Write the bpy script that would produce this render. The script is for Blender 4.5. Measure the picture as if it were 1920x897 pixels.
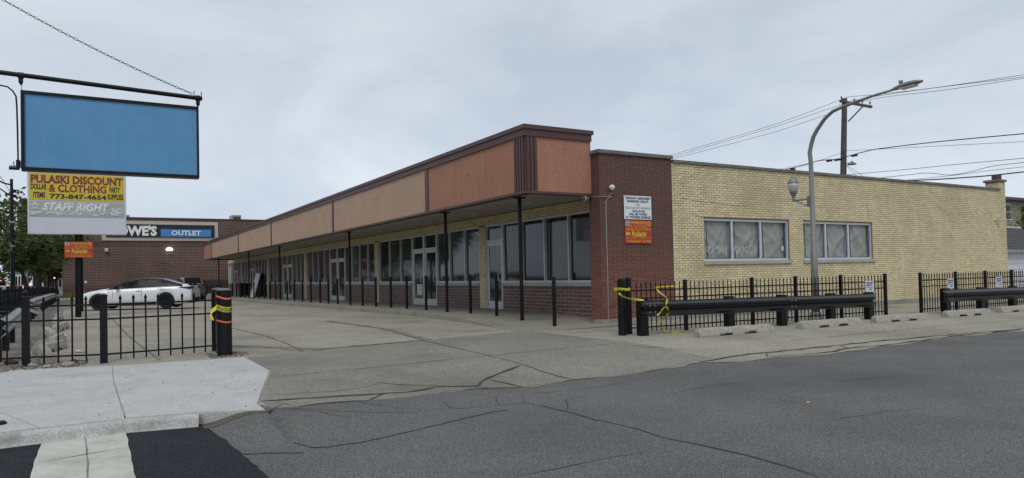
import bpy, math, random
from mathutils import Vector, Matrix
from bisect import bisect
random.seed(7)
sc = bpy.context.scene
for o in list(bpy.data.objects): bpy.data.objects.remove(o)

# ------------------------------------------------------------------ camera
F, CX, CY, CAMZ = 1316.48, 960.0, 488.52, 1.36          # focal length and principal point for a 1920 x 897 picture
YAW, PITCH, ROLL = 0.537199, 0.0198472, -0.0217602
fwd = Vector((math.sin(YAW)*math.cos(PITCH), math.cos(YAW)*math.cos(PITCH), math.sin(PITCH)))
r0 = Vector((math.cos(YAW), -math.sin(YAW), 0)); u0 = r0.cross(fwd)
rgt = r0*math.cos(ROLL)+u0*math.sin(ROLL); upv = -r0*math.sin(ROLL)+u0*math.cos(ROLL)
cam = bpy.data.objects.new('camera', bpy.data.cameras.new('camera'))
sc.collection.objects.link(cam); sc.camera = cam
cam.data.sensor_width = 36; cam.data.lens = F/1920*36
cam.data.shift_y = (CY-448.5)/1920
cam.data.clip_start = 0.1; cam.data.clip_end = 3000
M = Matrix((rgt, upv, -fwd)).transposed().to_4x4(); M.translation = (0, 0, CAMZ)
cam.matrix_world = M
C0 = Vector((0, 0, CAMZ))
sc.render.resolution_x = 1024; sc.render.resolution_y = 478

# ------------------------------------------------------------------ sky and sun (overcast)
sc.view_settings.view_transform = 'Standard'; sc.view_settings.look = 'None'
sc.view_settings.exposure = 0.0; sc.view_settings.gamma = 1
W = bpy.data.worlds.new('World'); sc.world = W; W.use_nodes = True
SUN_EL, SUN_AZ = math.radians(52), math.radians(212)     # azimuth from +Y towards +X
n = W.node_tree.nodes; l = W.node_tree.links
bg = n['Background']
sky = n.new('ShaderNodeTexSky'); sky.sky_type = 'NISHITA'; sky.sun_disc = False
sky.sun_elevation = SUN_EL; sky.sun_rotation = SUN_AZ
tc = n.new('ShaderNodeTexCoord')
mp = n.new('ShaderNodeMapping'); mp.inputs['Scale'].default_value = (1, 1, 2.3)
no = n.new('ShaderNodeTexNoise'); no.inputs['Scale'].default_value = 2.2; no.inputs['Detail'].default_value = 6; no.inputs['Roughness'].default_value = .55
no.inputs['Distortion'].default_value = .6
cr = n.new('ShaderNodeValToRGB'); cr.color_ramp.elements[0].position = .36; cr.color_ramp.elements[1].position = .66
cr.color_ramp.elements[0].color = (5.15, 5.8, 6.75, 1); cr.color_ramp.elements[1].color = (6.9, 7.5, 8.15, 1)
mx = n.new('ShaderNodeMix'); mx.data_type = 'RGBA'; mx.inputs['Factor'].default_value = .95
l.new(tc.outputs['Generated'], mp.inputs['Vector']); l.new(mp.outputs[0], no.inputs['Vector'])
l.new(no.outputs['Fac'], cr.inputs['Fac']); l.new(sky.outputs[0], mx.inputs['A'])
sx = n.new('ShaderNodeSeparateXYZ'); l.new(tc.outputs['Generated'], sx.inputs[0])
hz_ = n.new('ShaderNodeMapRange'); hz_.inputs['From Min'].default_value = 0; hz_.inputs['From Max'].default_value = .34; hz_.inputs['To Min'].default_value = 1.24; hz_.inputs['To Max'].default_value = 1.0
l.new(sx.outputs['Z'], hz_.inputs['Value']); vs_ = n.new('ShaderNodeVectorMath'); vs_.operation = 'SCALE'; l.new(cr.outputs[0], vs_.inputs[0]); l.new(hz_.outputs[0], vs_.inputs['Scale']); l.new(vs_.outputs[0], mx.inputs['B'])
l.new(mx.outputs['Result'], bg.inputs['Color']); bg.inputs['Strength'].default_value = .100
sd = bpy.data.lights.new('sun', 'SUN'); sd.energy = 1.25; sd.angle = math.radians(28); sd.color = (1, .96, .9)
so = bpy.data.objects.new('sun', sd); sc.collection.objects.link(so)
so.rotation_euler = (math.radians(90)-SUN_EL, 0, math.pi-SUN_AZ)

# ------------------------------------------------------------------ rays: pixel of the photograph -> point on a real plane
def ray(x, y): return (x-CX)/F*rgt-(y-CY)/F*upv+fwd
def PZ(x, y, z=0.0): d = ray(x, y); return C0+d*((z-CAMZ)/d.z)
def PX(x, y, X): d = ray(x, y); return C0+d*(X/d.x)
def PY(x, y, Y): d = ray(x, y); return C0+d*(Y/d.y)
def sm(a, b, x):
    t = min(1, max(0, (x-a)/(b-a))); return t*t*(3-2*t)
def lerp_list(pts, x):
    xs = [p[0] for p in pts]
    if x <= xs[0]: return pts[0][1]
    if x >= xs[-1]: return pts[-1][1]
    i = bisect(xs, x); a, b = pts[i-1], pts[i]
    return a[1]+(b[1]-a[1])*(x-a[0])/(b[0]-a[0])
edge_px = [(487,760),(500,768),(545,765),(600,760),(692,752),(817,738),(900,729),(979,727),(1075,713),(1187,702),(1309,681),(1380,680),(1440,672),(1545,665),(1640,652),(1700,645),(1800,632),(1919,621)]
def z0e(x): return .004+.106*sm(.85, 1.25, x)*(1-sm(1.7, 3.3, x))
def PE(x, y):
    p = PZ(x, y, .01)
    for i in range(6): p = PZ(x, y, max(.004, z0e(max(1.3, p.x))))
    return p
EDGE = [(PE(x, y).x, PE(x, y).y) for x, y in edge_px]
EDGE = [(-60, 7.5), (1.35, 7.5)]+sorted([e for e in EDGE if e[0] > 1.4])+[(60, 6.5)]
def E(x): return lerp_list(EDGE, x)
def lotz(x, y):
    f = .12 if y < 20 else max(-.12, .12-.0049*(y-20))
    g = .012*(8-max(-4, min(8, x)))*sm(15, 28, y)*(1-sm(44, 72, y))
    ap = sm(0, 2.3, y-E(x)) if x > 1.2 else 1
    zz = z0e(x) if x > 1.2 else .004
    return zz+(f+g-zz)*ap
def ramp_start(x): return min(lerp_list([(.80, 7.33), (.83, 7.31), (1.40, 6.985)], x), 9) if x < 1.405 else E(x)+.05
def ramp_z(x, y):
    d = (ramp_start(x) if x < 1.405 else E(x))-y; return .0035+(z0e(x)-.0035)*(1-sm(0, 1.25, max(0, d)))
def GZ(x, y, dz=0):
    p = PZ(x, y, .12)
    for i in range(6): p = PZ(x, y, lotz(p.x, p.y)+dz)
    return p

# ------------------------------------------------------------------ materials
def nodes(m):
    m.use_nodes = True; return m.node_tree.nodes, m.node_tree.links, m.node_tree.nodes['Principled BSDF']
MATS = {}
def mat(name, col, rough=.6, var=.12, scale=3.0, fine=0.0, fscale=60.0, bump=0.0, metal=0.0, spec=.5, dark=None, darkamt=0.0, dscale=.5, attr=None, coat=0.0, streak=0.0, mid=0.0, mscale=14.0, soot=None):
    m = bpy.data.materials.new(name); MATS[name] = m
    N, L, b = nodes(m)
    b.inputs['Roughness'].default_value = rough; b.inputs['Metallic'].default_value = metal
    b.inputs['Specular IOR Level'].default_value = spec; b.inputs['Coat Weight'].default_value = coat
    g = N.new('ShaderNodeNewGeometry')
    base = N.new('ShaderNodeRGB'); base.outputs[0].default_value = (*col, 1); cur = base.outputs[0]
    def mul(cur, facsock, amt, lo=.3, hi=.7):
        mr = N.new('ShaderNodeMapRange'); mr.inputs['From Min'].default_value = lo; mr.inputs['From Max'].default_value = hi
        mr.inputs['To Min'].default_value = 1-amt; mr.inputs['To Max'].default_value = 1+amt
        L.new(facsock, mr.inputs['Value'])
        v = N.new('ShaderNodeVectorMath'); v.operation = 'SCALE'; L.new(cur, v.inputs[0]); L.new(mr.outputs[0], v.inputs['Scale']); return v.outputs[0]
    t = N.new('ShaderNodeTexNoise'); t.inputs['Scale'].default_value = scale; t.inputs['Detail'].default_value = 5; t.inputs['Roughness'].default_value = .6
    L.new(g.outputs['Position'], t.inputs['Vector'])
    if var: cur = mul(cur, t.outputs['Fac'], var)
    if attr:
        a = N.new('ShaderNodeAttribute'); a.attribute_name = 'bv'; cur = mul(cur, a.outputs['Fac'], attr, 0, 1)
    bumpsock = t.outputs['Fac']
    if streak:
        mpn = N.new('ShaderNodeMapping'); mpn.inputs['Scale'].default_value = (3.5, 3.5, .35); L.new(g.outputs['Position'], mpn.inputs['Vector'])
        ts = N.new('ShaderNodeTexNoise'); ts.inputs['Scale'].default_value = 1.6; ts.inputs['Detail'].default_value = 6; ts.inputs['Roughness'].default_value = .7; L.new(mpn.outputs[0], ts.inputs['Vector']); cur = mul(cur, ts.outputs['Fac'], streak)
    if mid:
        tm_ = N.new('ShaderNodeTexNoise'); tm_.inputs['Scale'].default_value = mscale; tm_.inputs['Detail'].default_value = 3; L.new(g.outputs['Position'], tm_.inputs['Vector']); cur = mul(cur, tm_.outputs['Fac'], mid, .35, .65)
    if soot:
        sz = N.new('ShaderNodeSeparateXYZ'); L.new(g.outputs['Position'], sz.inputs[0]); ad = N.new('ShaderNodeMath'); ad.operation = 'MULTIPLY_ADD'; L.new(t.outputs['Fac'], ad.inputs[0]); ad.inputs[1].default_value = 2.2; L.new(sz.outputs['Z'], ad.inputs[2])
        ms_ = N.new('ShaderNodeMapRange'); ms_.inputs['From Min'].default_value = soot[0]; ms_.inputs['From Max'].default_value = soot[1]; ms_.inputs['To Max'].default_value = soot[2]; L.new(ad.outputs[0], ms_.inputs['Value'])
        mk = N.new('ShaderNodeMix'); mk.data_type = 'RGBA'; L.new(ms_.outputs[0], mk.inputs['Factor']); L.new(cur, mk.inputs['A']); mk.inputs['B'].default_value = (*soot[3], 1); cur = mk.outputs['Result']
    if fine:
        t2 = N.new('ShaderNodeTexNoise'); t2.inputs['Scale'].default_value = fscale; t2.inputs['Detail'].default_value = 2; mr2 = N.new('ShaderNodeMapping'); mr2.inputs['Rotation'].default_value = (.6, .4, .3); mr2.inputs['Location'].default_value = (3.3, 1.7, 5.1); L.new(g.outputs['Position'], mr2.inputs['Vector']); L.new(mr2.outputs[0], t2.inputs['Vector'])
        cur = mul(cur, t2.outputs['Fac'], fine, .35, .65); bumpsock = t2.outputs['Fac']
    if dark:
        t3 = N.new('ShaderNodeTexNoise'); t3.inputs['Scale'].default_value = dscale; t3.inputs['Detail'].default_value = 7; t3.inputs['Roughness'].default_value = .65
        L.new(g.outputs['Position'], t3.inputs['Vector'])
        mr = N.new('ShaderNodeMapRange'); mr.inputs['From Min'].default_value = .5; mr.inputs['From Max'].default_value = .68; mr.inputs['To Max'].default_value = darkamt
        L.new(t3.outputs['Fac'], mr.inputs['Value'])
        mm = N.new('ShaderNodeMix'); mm.data_type = 'RGBA'; L.new(mr.outputs[0], mm.inputs['Factor']); L.new(cur, mm.inputs['A']); mm.inputs['B'].default_value = (*dark, 1); cur = mm.outputs['Result']
    L.new(cur, b.inputs['Base Color'])
    if bump:
        bp = N.new('ShaderNodeBump'); bp.inputs['Strength'].default_value = min(1, bump); bp.inputs['Distance'].default_value = .01
        L.new(bumpsock, bp.inputs['Height']); L.new(bp.outputs[0], b.inputs['Normal'])
    return m
def emit(name, col, strength, base=(.5, .5, .5)):
    m = bpy.data.materials.new(name); MATS[name] = m; N, L, b = nodes(m)
    b.inputs['Base Color'].default_value = (*base, 1); b.inputs['Emission Color'].default_value = (*col, 1); b.inputs['Emission Strength'].default_value = strength; return m
mat('asphalt', (.124, .121, .113),   .88, .15, .7, .58, 90, .3, spec=.25, dark=(.062, .062, .06), darkamt=.6, dscale=.28, mid=.08, mscale=28)
mat('asphalt_new', (.019, .019, .022), .85, .15, 2, .8, 80, .4, spec=.2, mid=.2, mscale=25)
mat('stripe_paint', (.50, .485, .43), .75, .10, 3, .12, 80, .15, spec=.3, dark=(.36, .35, .31), darkamt=.8, dscale=2.5, mid=.05)
mat('concrete_old', (.305, .285, .232), .92, .13, .6, .34, 55, .5, spec=.25, dark=(.165, .155, .125), darkamt=.7, dscale=.35, mid=.08)
mat('concrete_walk', (.245, .232, .19), .92, .12, .7, .25, 50, .4, spec=.25, dark=(.16, .15, .125), darkamt=.6, dscale=.5, mid=.06)
mat('concrete_new', (.465, .462, .445), .88, .06, 1.5, .16, 65, .3, spec=.3, dark=(.36, .355, .34), darkamt=.7, dscale=1.4, mid=.05)
mat('concrete_kerb', (.42, .42, .40), .9, .12, 4, .2, 60, .3, dark=(.22, .21, .19), darkamt=.7, dscale=3)
mat('concrete_stop', (.34, .325, .28), .9, .12, 5, .35, 50, .5, dark=(.2, .19, .17), darkamt=.6, dscale=5)
mat('concrete_base', (.27, .265, .235), .9, .12, 2, .2, 50, .3, dark=(.15, .145, .13), darkamt=.5, dscale=1.5)
mat('crack', (.045, .043, .038), .95, .2, 9)
mat('gutter_concrete', (.105, .094, .072), .92, .3, 6, .3, 55, .5, spec=.25, dark=(.09, .085, .07), darkamt=.7, dscale=4)
mat('concrete_apron', (.222, .212, .178), .92, .12, .7, .42, 75, .35, spec=.25, dark=(.13, .125, .105), darkamt=.7, dscale=.4, mid=.1)
mat('joint', (.10, .095, .08), .95, .3, 7)
mat('rail_paint', (.007, .007, .009), .30, .3, 6, .1, 30, .05, spec=.6)
mat('stain', (.185, .172, .140), .9, .2, 3, .25, 60)
mat('soil', (.19, .175, .15), .95, .25, 2.5, .5, 45, .6, dark=(.10, .09, .075), darkamt=.7, dscale=1.3)
mat('grass', (.07, .11, .035), .8, .3, 5)
mat('far_ground', (.12, .13, .10), .9, .2, .1)
mat('yellow_brick', (.67, .575, .36), .75, .08, 1.2, .10, 45, .1, attr=.12, dark=(.47, .40, .26), darkamt=.45, dscale=.5, streak=.09)
mat('yellow_mortar', (.225, .19, .11), .95, .15, 3)
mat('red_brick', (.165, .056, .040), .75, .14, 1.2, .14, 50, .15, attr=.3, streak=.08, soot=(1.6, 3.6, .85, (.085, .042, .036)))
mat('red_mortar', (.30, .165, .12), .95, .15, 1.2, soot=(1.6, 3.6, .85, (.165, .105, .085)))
mat('plum_block', (.125, .064, .058), .55, .12, 2, .12, 50, .1, attr=.2)
mat('plum_mortar', (.36, .30, .28), .95, .1, 3)
mat('coping', (.155, .15, .138), .85, .2, 3, .2, 30, .3)
mat('roofing', (.10, .10, .10), .9, .1, 2)
mat('terracotta', (.37, .180, .122), .92, .06, .9, .12, 30, .6, streak=.07, dark=(.30, .15, .10), darkamt=.5, dscale=.8)
mat('tan_stucco', (.455, .305, .215), .92, .06, .9, .12, 30, .6, streak=.07, dark=(.40, .285, .21), darkamt=.5, dscale=.8)
mat('brown_trim', (.082, .036, .034), .5, .08, 2)
mat('soffit', (.40, .385, .32), .8, .08, 1.2)
mat('aluminium', (.60, .61, .61), .42, .08, 2, metal=.15)
mat('gravel', (.17, .16, .14), .95, .3, 9, .3, 30, .4)
mat('sill', (.36, .365, .345), .6, .1, 3)
mat('black_paint', (.0045, .0045, .0055), .38, .2, 6, .1, 30, .05, spec=.3)
mat('black_matt', (.005, .005, .0055), .6, .2, 6, spec=.25)
mat('galvanised', (.33, .33, .32), .55, .2, 5, metal=.4, dark=(.16, .13, .1), darkamt=.5, dscale=3)
mat('grey_metal', (.22, .225, .225), .5, .1, 3, metal=.3)
mat('lamp_glass', (.42, .44, .44), .25, .05, 2)
mat('white_plastic', (.62, .63, .62), .4, .05, 3)
mat('wood_pole', (.085, .080, .076), .9, .3, 4, .3, 25, .3)
mat('wire', (.02, .02, .022), .6, .1, 3)
mat('plastic_sheet', (.27, .285, .262), .32, .16, 2.6, .0, 30, .0)
mat('blue_tape', (.03, .06, .16), .6, .1, 3)
mat('graffiti', (.62, .68, .66), .7, .1, 5)
mat('sign_blue', (.092, .275, .50), .45, .05, 1.3, dark=(.13, .31, .52), darkamt=.5, dscale=2, streak=.05)
mat('sign_white', (.62, .63, .70), .5, .05, 2, dark=(.50, .51, .55), darkamt=.4, dscale=4)
mat('sign_yellow', (.62, .47, .03), .5, .06, 3)
mat('maroon', (.22, .03, .045), .5, .1, 5)
mat('sign_black', (.015, .015, .02), .5, .1, 5)
mat('sign_grey', (.40, .43, .43), .6, .1, 3)
mat('sign_red', (.42, .035, .02), .45, .15, 4, dark=(.5, .14, .02), darkamt=.5, dscale=4)
mat('sign_orange', (.70, .32, .03), .5, .1, 4)
mat('navy', (.03, .055, .2), .5, .1, 5)
mat('faded_print', (.38, .42, .42), .6, .1, 5)
mat('tape_yellow', (.62, .55, .03), .45, .08, 5)
mat('tape_orange', (.80, .16, .08), .5, .05, 5)
mat('pale_red', (.45, .1, .1), .5, .1, 5)
mat('cream_stone', (.46, .43, .37), .8, .06, 2)
mat('store_black', (.017, .02, .03), .5, .1, 3)
mat('store_blue', (.06, .22, .52), .5, .04, 3)
mat('store_white', (.75, .78, .76), .5, .03, 3)
mat('dark_brick', (.038, .024, .022), .85, .2, 1)
mat('graffiti_ghost', (.17, .10, .085), .85, .2, 3)
mat('car_white', (.72, .74, .76), .22, .01, 2, coat=.8)
mat('car_grey', (.12, .12, .125), .25, .03, 2, metal=.5, coat=.8)
mat('car_silver', (.45, .46, .47), .25, .03, 2, metal=.4, coat=.8)
mat('car_dark', (.02, .022, .03), .25, .03, 2, coat=.8)
mat('car_red', (.3, .02, .02), .25, .03, 2, coat=.8)
mat('car_glass', (.006, .007, .008), .12, .02, 3, spec=.10)
mat('tyre', (.012, .012, .012), .85, .1, 8)
mat('rim', (.03, .03, .032), .3, .05, 8, metal=.6)
mat('rim_bright', (.5, .5, .5), .3, .05, 8, metal=.8)
mat('lens_red', (.09, .008, .01), .2, .05, 8)
mat('lens_clear', (.25, .26, .28), .15, .05, 8)
emit('brake_light', (1, .16, .09), 2.2); emit('signal_red', (1, .14, .07), 5); emit('wall_lamp_glow', (1, .93, .8), 3.5)
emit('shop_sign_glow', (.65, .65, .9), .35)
mat('bark', (.035, .030, .025), .95, .3, 6, .3, 30, .5)
mat('shingle', (.065, .060, .066), .95, .2, 2, .3, 12, .4)
mat('siding_tan', (.28, .255, .205), .7, .08, 2)
mat('siding_white', (.58, .60, .63), .6, .05, 2)
mat('pale_pink', (.6, .35, .32), .7, .1, 5)
mat('trash', (.6, .6, .58), .7, .2, 9)
mat('rust', (.07, .035, .03), .9, .3, 6, .3, 30, .3)
mat('rock', (.3, .28, .25), .95, .2, 6, .3, 30, .4)
mat('treeline', (.05, .075, .03), .9, .35, .4)
def leafmat(name, col):
    m = bpy.data.materials.new(name); MATS[name] = m; N, L, b = nodes(m)
    g = N.new('ShaderNodeNewGeometry'); t = N.new('ShaderNodeTexNoise'); t.inputs['Scale'].default_value = .9; t.inputs['Detail'].default_value = 4
    L.new(g.outputs['Position'], t.inputs['Vector'])
    c = N.new('ShaderNodeValToRGB'); c.color_ramp.elements[0].position = .3; c.color_ramp.elements[1].position = .7
    c.color_ramp.elements[0].color = (col[0]*.6, col[1]*.65, col[2]*.6, 1); c.color_ramp.elements[1].color = (col[0]*1.5, col[1]*1.4, col[2]*1.2, 1)
    L.new(t.outputs['Fac'], c.inputs['Fac']); L.new(c.outputs[0], b.inputs['Base Color']); b.inputs['Roughness'].default_value = .7
    tr = N.new('ShaderNodeBsdfTranslucent'); L.new(c.outputs[0], tr.inputs['Color']); ms = N.new('ShaderNodeMixShader'); ms.inputs[0].default_value = .35
    L.new(b.outputs[0], ms.inputs[1]); L.new(tr.outputs[0], ms.inputs[2]); L.new(ms.outputs[0], N['Material Output'].inputs['Surface'])
leafmat('leaf_dark', (.095, .125, .048)); leafmat('leaf_light', (.15, .20, .065))
def glassmat(name, col, rough, var):
    # window glass backed by papered-over, dusty panes: reflects clearly, shows a dim uneven grey behind
    m = mat(name, col, rough, var, 1.1, spec=.5); return m
mat('shop_glass', (.036, .040, .040), .045, .5, 1.1, attr=.6)
mat('door_glass', (.028, .031, .030), .06, .5, 2.0)
def brickmat(name, c1, c2, mortar, bw, bh, msz=.012):
    m = bpy.data.materials.new(name); MATS[name] = m; N, L, b = nodes(m)
    g = N.new('ShaderNodeNewGeometry'); s = N.new('ShaderNodeSeparateXYZ'); L.new(g.outputs['Position'], s.inputs[0])
    a = N.new('ShaderNodeMath'); a.operation = 'ADD'; L.new(s.outputs['X'], a.inputs[0]); L.new(s.outputs['Y'], a.inputs[1])
    c = N.new('ShaderNodeCombineXYZ'); L.new(a.outputs[0], c.inputs['X']); L.new(s.outputs['Z'], c.inputs['Y'])
    t = N.new('ShaderNodeTexBrick'); L.new(c.outputs[0], t.inputs['Vector']); t.inputs['Scale'].default_value = 1
    t.inputs['Color1'].default_value = (*c1, 1); t.inputs['Color2'].default_value = (*c2, 1); t.inputs['Mortar'].default_value = (*mortar, 1)
    t.inputs['Brick Width'].default_value = bw; t.inputs['Row Height'].default_value = bh; t.inputs['Mortar Size'].default_value = msz
    no = N.new('ShaderNodeTexNoise'); no.inputs['Scale'].default_value = .5; no.inputs['Detail'].default_value = 5; L.new(g.outputs['Position'], no.inputs['Vector'])
    mr = N.new('ShaderNodeMapRange'); mr.inputs['From Min'].default_value = .3; mr.inputs['From Max'].default_value = .7; mr.inputs['To Min'].default_value = .82; mr.inputs['To Max'].default_value = 1.15
    L.new(no.outputs['Fac'], mr.inputs['Value']); v = N.new('ShaderNodeVectorMath'); v.operation = 'SCALE'; L.new(t.outputs['Color'], v.inputs[0]); L.new(mr.outputs[0], v.inputs['Scale'])
    L.new(v.outputs[0], b.inputs['Base Color']); b.inputs['Roughness'].default_value = .85
brickmat('far_brick', (.095, .042, .034), (.065, .030, .026), (.22, .165, .14), .42, .155, .022)
brickmat('soldier_brick', (.095, .04, .033), (.065, .028, .025), (.17, .12, .10), .16, .5, .02)
brickmat('far_yellow_brick', (.54, .44, .26), (.46, .37, .21), (.19, .155, .10), .203, .0665, .01)
brickmat('reflected_brick', (.12, .06, .05), (.09, .045, .035), (.2, .16, .13), .3, .1, .015)

# ------------------------------------------------------------------ mesh helpers
COL = sc.collection
class MB:
    def __init__(s): s.v = []; s.f = []; s.bv = []
    def add(s, vs, fs, bv=.5):
        o = len(s.v); s.v += [tuple(p) for p in vs]; s.f += [tuple(i+o for i in f) for f in fs]; s.bv += [bv]*len(fs); return s
    def box(s, a, b, bv=.5):
        (x0, y0, z0), (x1, y1, z1) = a, b
        return s.add([(x0,y0,z0),(x1,y0,z0),(x1,y1,z0),(x0,y1,z0),(x0,y0,z1),(x1,y0,z1),(x1,y1,z1),(x0,y1,z1)],
              [(0,3,2,1),(4,5,6,7),(0,1,5,4),(1,2,6,5),(2,3,7,6),(3,0,4,7)], bv)
    def obox(s, c, ax, ay, az, bv=.5):     # centre and three half vectors
        c, ax, ay, az = map(Vector, (c, ax, ay, az)); vs = []
        for k in (-1, 1):
            for i, j in ((-1,-1),(1,-1),(1,1),(-1,1)): vs.append(c+ax*i+ay*j+az*k)
        return s.add(vs, [(0,3,2,1),(4,5,6,7),(0,1,5,4),(1,2,6,5),(2,3,7,6),(3,0,4,7)], bv)
    def bar(s, a, b, w, h=None, upd=(0,0,1)):   # rectangular bar from a to b
        a, b = Vector(a), Vector(b); h = h or w; d = (b-a); c = (a+b)/2; dn = d.normalized(); sd_ = dn.cross(Vector(upd))
        if sd_.length < 1e-4: sd_ = dn.cross(Vector((1,0,0)))
        sd_.normalize(); u_ = sd_.cross(dn); return s.obox(c, sd_*w/2, u_*h/2, d/2)
    def tube(s, pts, r, n=8, cap=True, r2=None):
        pts = [Vector(p) for p in pts]; m = len(pts); o = len(s.v); prev = None; vs = []; fs = []
        for i, p in enumerate(pts):
            t = (pts[min(i+1, m-1)]-pts[max(i-1, 0)]).normalized()
            if prev is None:
                a = Vector((0,0,1)) if abs(t.z) < .9 else Vector((1,0,0)); u = t.cross(a).normalized()
            else: u = (prev-t*prev.dot(t)).normalized()
            prev = u; w = t.cross(u); rr = r[i] if isinstance(r, (list, tuple)) else (r if r2 is None else r+(r2-r)*i/(m-1))
            for k in range(n):
                a = 2*math.pi*k/n; vs.append(p+(u*math.cos(a)+w*math.sin(a))*rr)
        for i in range(m-1):
            for k in range(n):
                k2 = (k+1) % n; fs.append((i*n+k, i*n+k2, (i+1)*n+k2, (i+1)*n+k))
        if cap: fs.append(tuple(range(n-1, -1, -1))); fs.append(tuple((m-1)*n+k for k in range(n)))
        return s.add(vs, fs)
    def lathe(s, c, prof, n=16):           # prof: (radius, z)
        c = Vector(c); return s.tube([c+Vector((0,0,z)) for r, z in prof], [max(r, .001) for r, z in prof], n)
    def prism(s, poly, z0, z1):
        m = len(poly); A = sum(poly[i][0]*poly[(i+1)%m][1]-poly[(i+1)%m][0]*poly[i][1] for i in range(m))
        if A < 0: poly = poly[::-1]
        vs = [(p[0],p[1],z0) for p in poly]+[(p[0],p[1],z1) for p in poly]
        fs = [tuple(range(m-1,-1,-1)), tuple(range(m, 2*m))]+[(i,(i+1)%m,(i+1)%m+m,i+m) for i in range(m)]
        return s.add(vs, fs)
    def extrude(s, prof, a, b, side, up=(0,0,1), closed=False):   # prof (side, up) points swept a->b
        a, b, sv, uv = map(Vector, (a, b, side, up)); m = len(prof)
        vs = [a+sv*p[0]+uv*p[1] for p in prof]+[b+sv*p[0]+uv*p[1] for p in prof]
        fs = [(i, i+1, i+1+m, i+m) for i in range(m-1)]
        if closed: fs += [(m-1, 0, m, 2*m-1), tuple(range(m)), tuple(range(2*m-1, m-1, -1))]
        return s.add(vs, fs)
    def build(s, name, m, parent=None, smooth=False, kind=None, label=None):
        me = bpy.data.meshes.new(name); me.from_pydata(s.v, [], s.f)
        a = me.attributes.new('bv', 'FLOAT', 'FACE'); a.data.foreach_set('value', s.bv)
        me.materials.append(MATS[m] if isinstance(m, str) else m)
        if smooth: me.polygons.foreach_set('use_smooth', [True]*len(me.polygons))
        return link(name, me, parent, kind, label)
def link(name, me, parent=None, kind=None, label=None, loc=None):
    o = bpy.data.objects.new(name, me); COL.objects.link(o)
    if parent is not None: setpar(o, parent)
    if loc is not None: o.location = loc
    if kind: o['kind'] = kind
    if label: o['label'] = label
    return o
PW = {}
def setpar(o, parent):
    o.parent = parent
    L = PW.get(parent.name)
    if L is not None: o.matrix_parent_inverse = Matrix.Translation(-L)
def thing(name, label, cat, loc=(0,0,0), group=None):
    o = bpy.data.objects.new(name, None); COL.objects.link(o); o.empty_display_size = .2
    o.location = loc; PW[o.name] = Vector(loc); o['label'] = label; o['category'] = cat
    if group: o['group'] = group
    return o
def tag(o, label, cat, group=None):
    o['label'] = label; o['category'] = cat
    if group: o['group'] = group
    return o
def loop_tree(o):
    return [o]+[d for c in o.children for d in loop_tree(c)]
def copy_thing(src, delta, label, group=None, rot=None):
    r = src.copy(); COL.objects.link(r); r.location = Vector(src.location)+Vector(delta); PW[r.name] = Vector(r.location)
    r['label'] = label
    if group: r['group'] = group
    if rot is not None: r.rotation_euler.z += rot
    for c in src.children:
        d = c.copy(); COL.objects.link(d); d.parent = r; d.matrix_parent_inverse = c.matrix_parent_inverse.copy()
        for g in c.children:
            h = g.copy(); COL.objects.link(h); h.parent = d; h.matrix_parent_inverse = g.matrix_parent_inverse.copy()
    return r
def text(body, m, parent, origin, xd, ud, w, h, name='lettering', depth=.004, bold=0.0, shear=0.0, proud=.004):
    """flat lettering filling the box w x h whose lower left corner is origin"""
    cu = bpy.data.curves.new('t', 'FONT'); cu.body = body; cu.offset = bold; cu.shear = shear; cu.extrude = 0.02; cu.resolution_u = 2
    to = bpy.data.objects.new('t', cu); COL.objects.link(to)
    dg = bpy.context.evaluated_depsgraph_get(); dg.update()
    me = bpy.data.meshes.new_from_object(to.evaluated_get(dg)); bpy.data.objects.remove(to)
    xs = [v.co.x for v in me.vertices]; ys = [v.co.y for v in me.vertices]
    x0, x1, y0, y1 = min(xs), max(xs), min(ys), max(ys); xd, ud = Vector(xd), Vector(ud); nn = xd.cross(ud); origin = Vector(origin)
    for v in me.vertices:
        a = (v.co.x-x0)/(x1-x0)*w; b = (v.co.y-y0)/(y1-y0)*h; c = proud+(depth if v.co.z > 0 else 0)
        v.co = origin+xd*a+ud*b+nn*c
    me.materials.clear(); me.materials.append(MATS[m])
    return link(name, me, parent)
class Panel:
    """rectangle used to lay out print: u to the right, v down"""
    def __init__(s, tl, xd, w, h, ud=(0,0,1)): s.tl = Vector(tl); s.xd = Vector(xd).normalized(); s.ud = Vector(ud); s.w = w; s.h = h; s.n = s.xd.cross(s.ud)
    def P(s, u, v, d=0): return s.tl+s.xd*u*s.w-s.ud*v*s.h+s.n*d
    def plate(s, name, m, parent, u0=0, u1=1, v0=0, v1=1, d0=-.02, d1=0, label=None):
        c = (s.P(u0, v0, (d0+d1)/2)+s.P(u1, v1, (d0+d1)/2))/2
        return MB().obox(c, s.xd*s.w*(u1-u0)/2, s.n*(d1-d0)/2, s.ud*s.h*(v1-v0)/2).build(name, m, parent, label=label)
    def text(s, body, m, parent, u0, u1, v0, v1, **k):
        return text(body, m, parent, s.P(u0, v1), s.xd, s.ud, (u1-u0)*s.w, (v1-v0)*s.h, **k)
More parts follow.
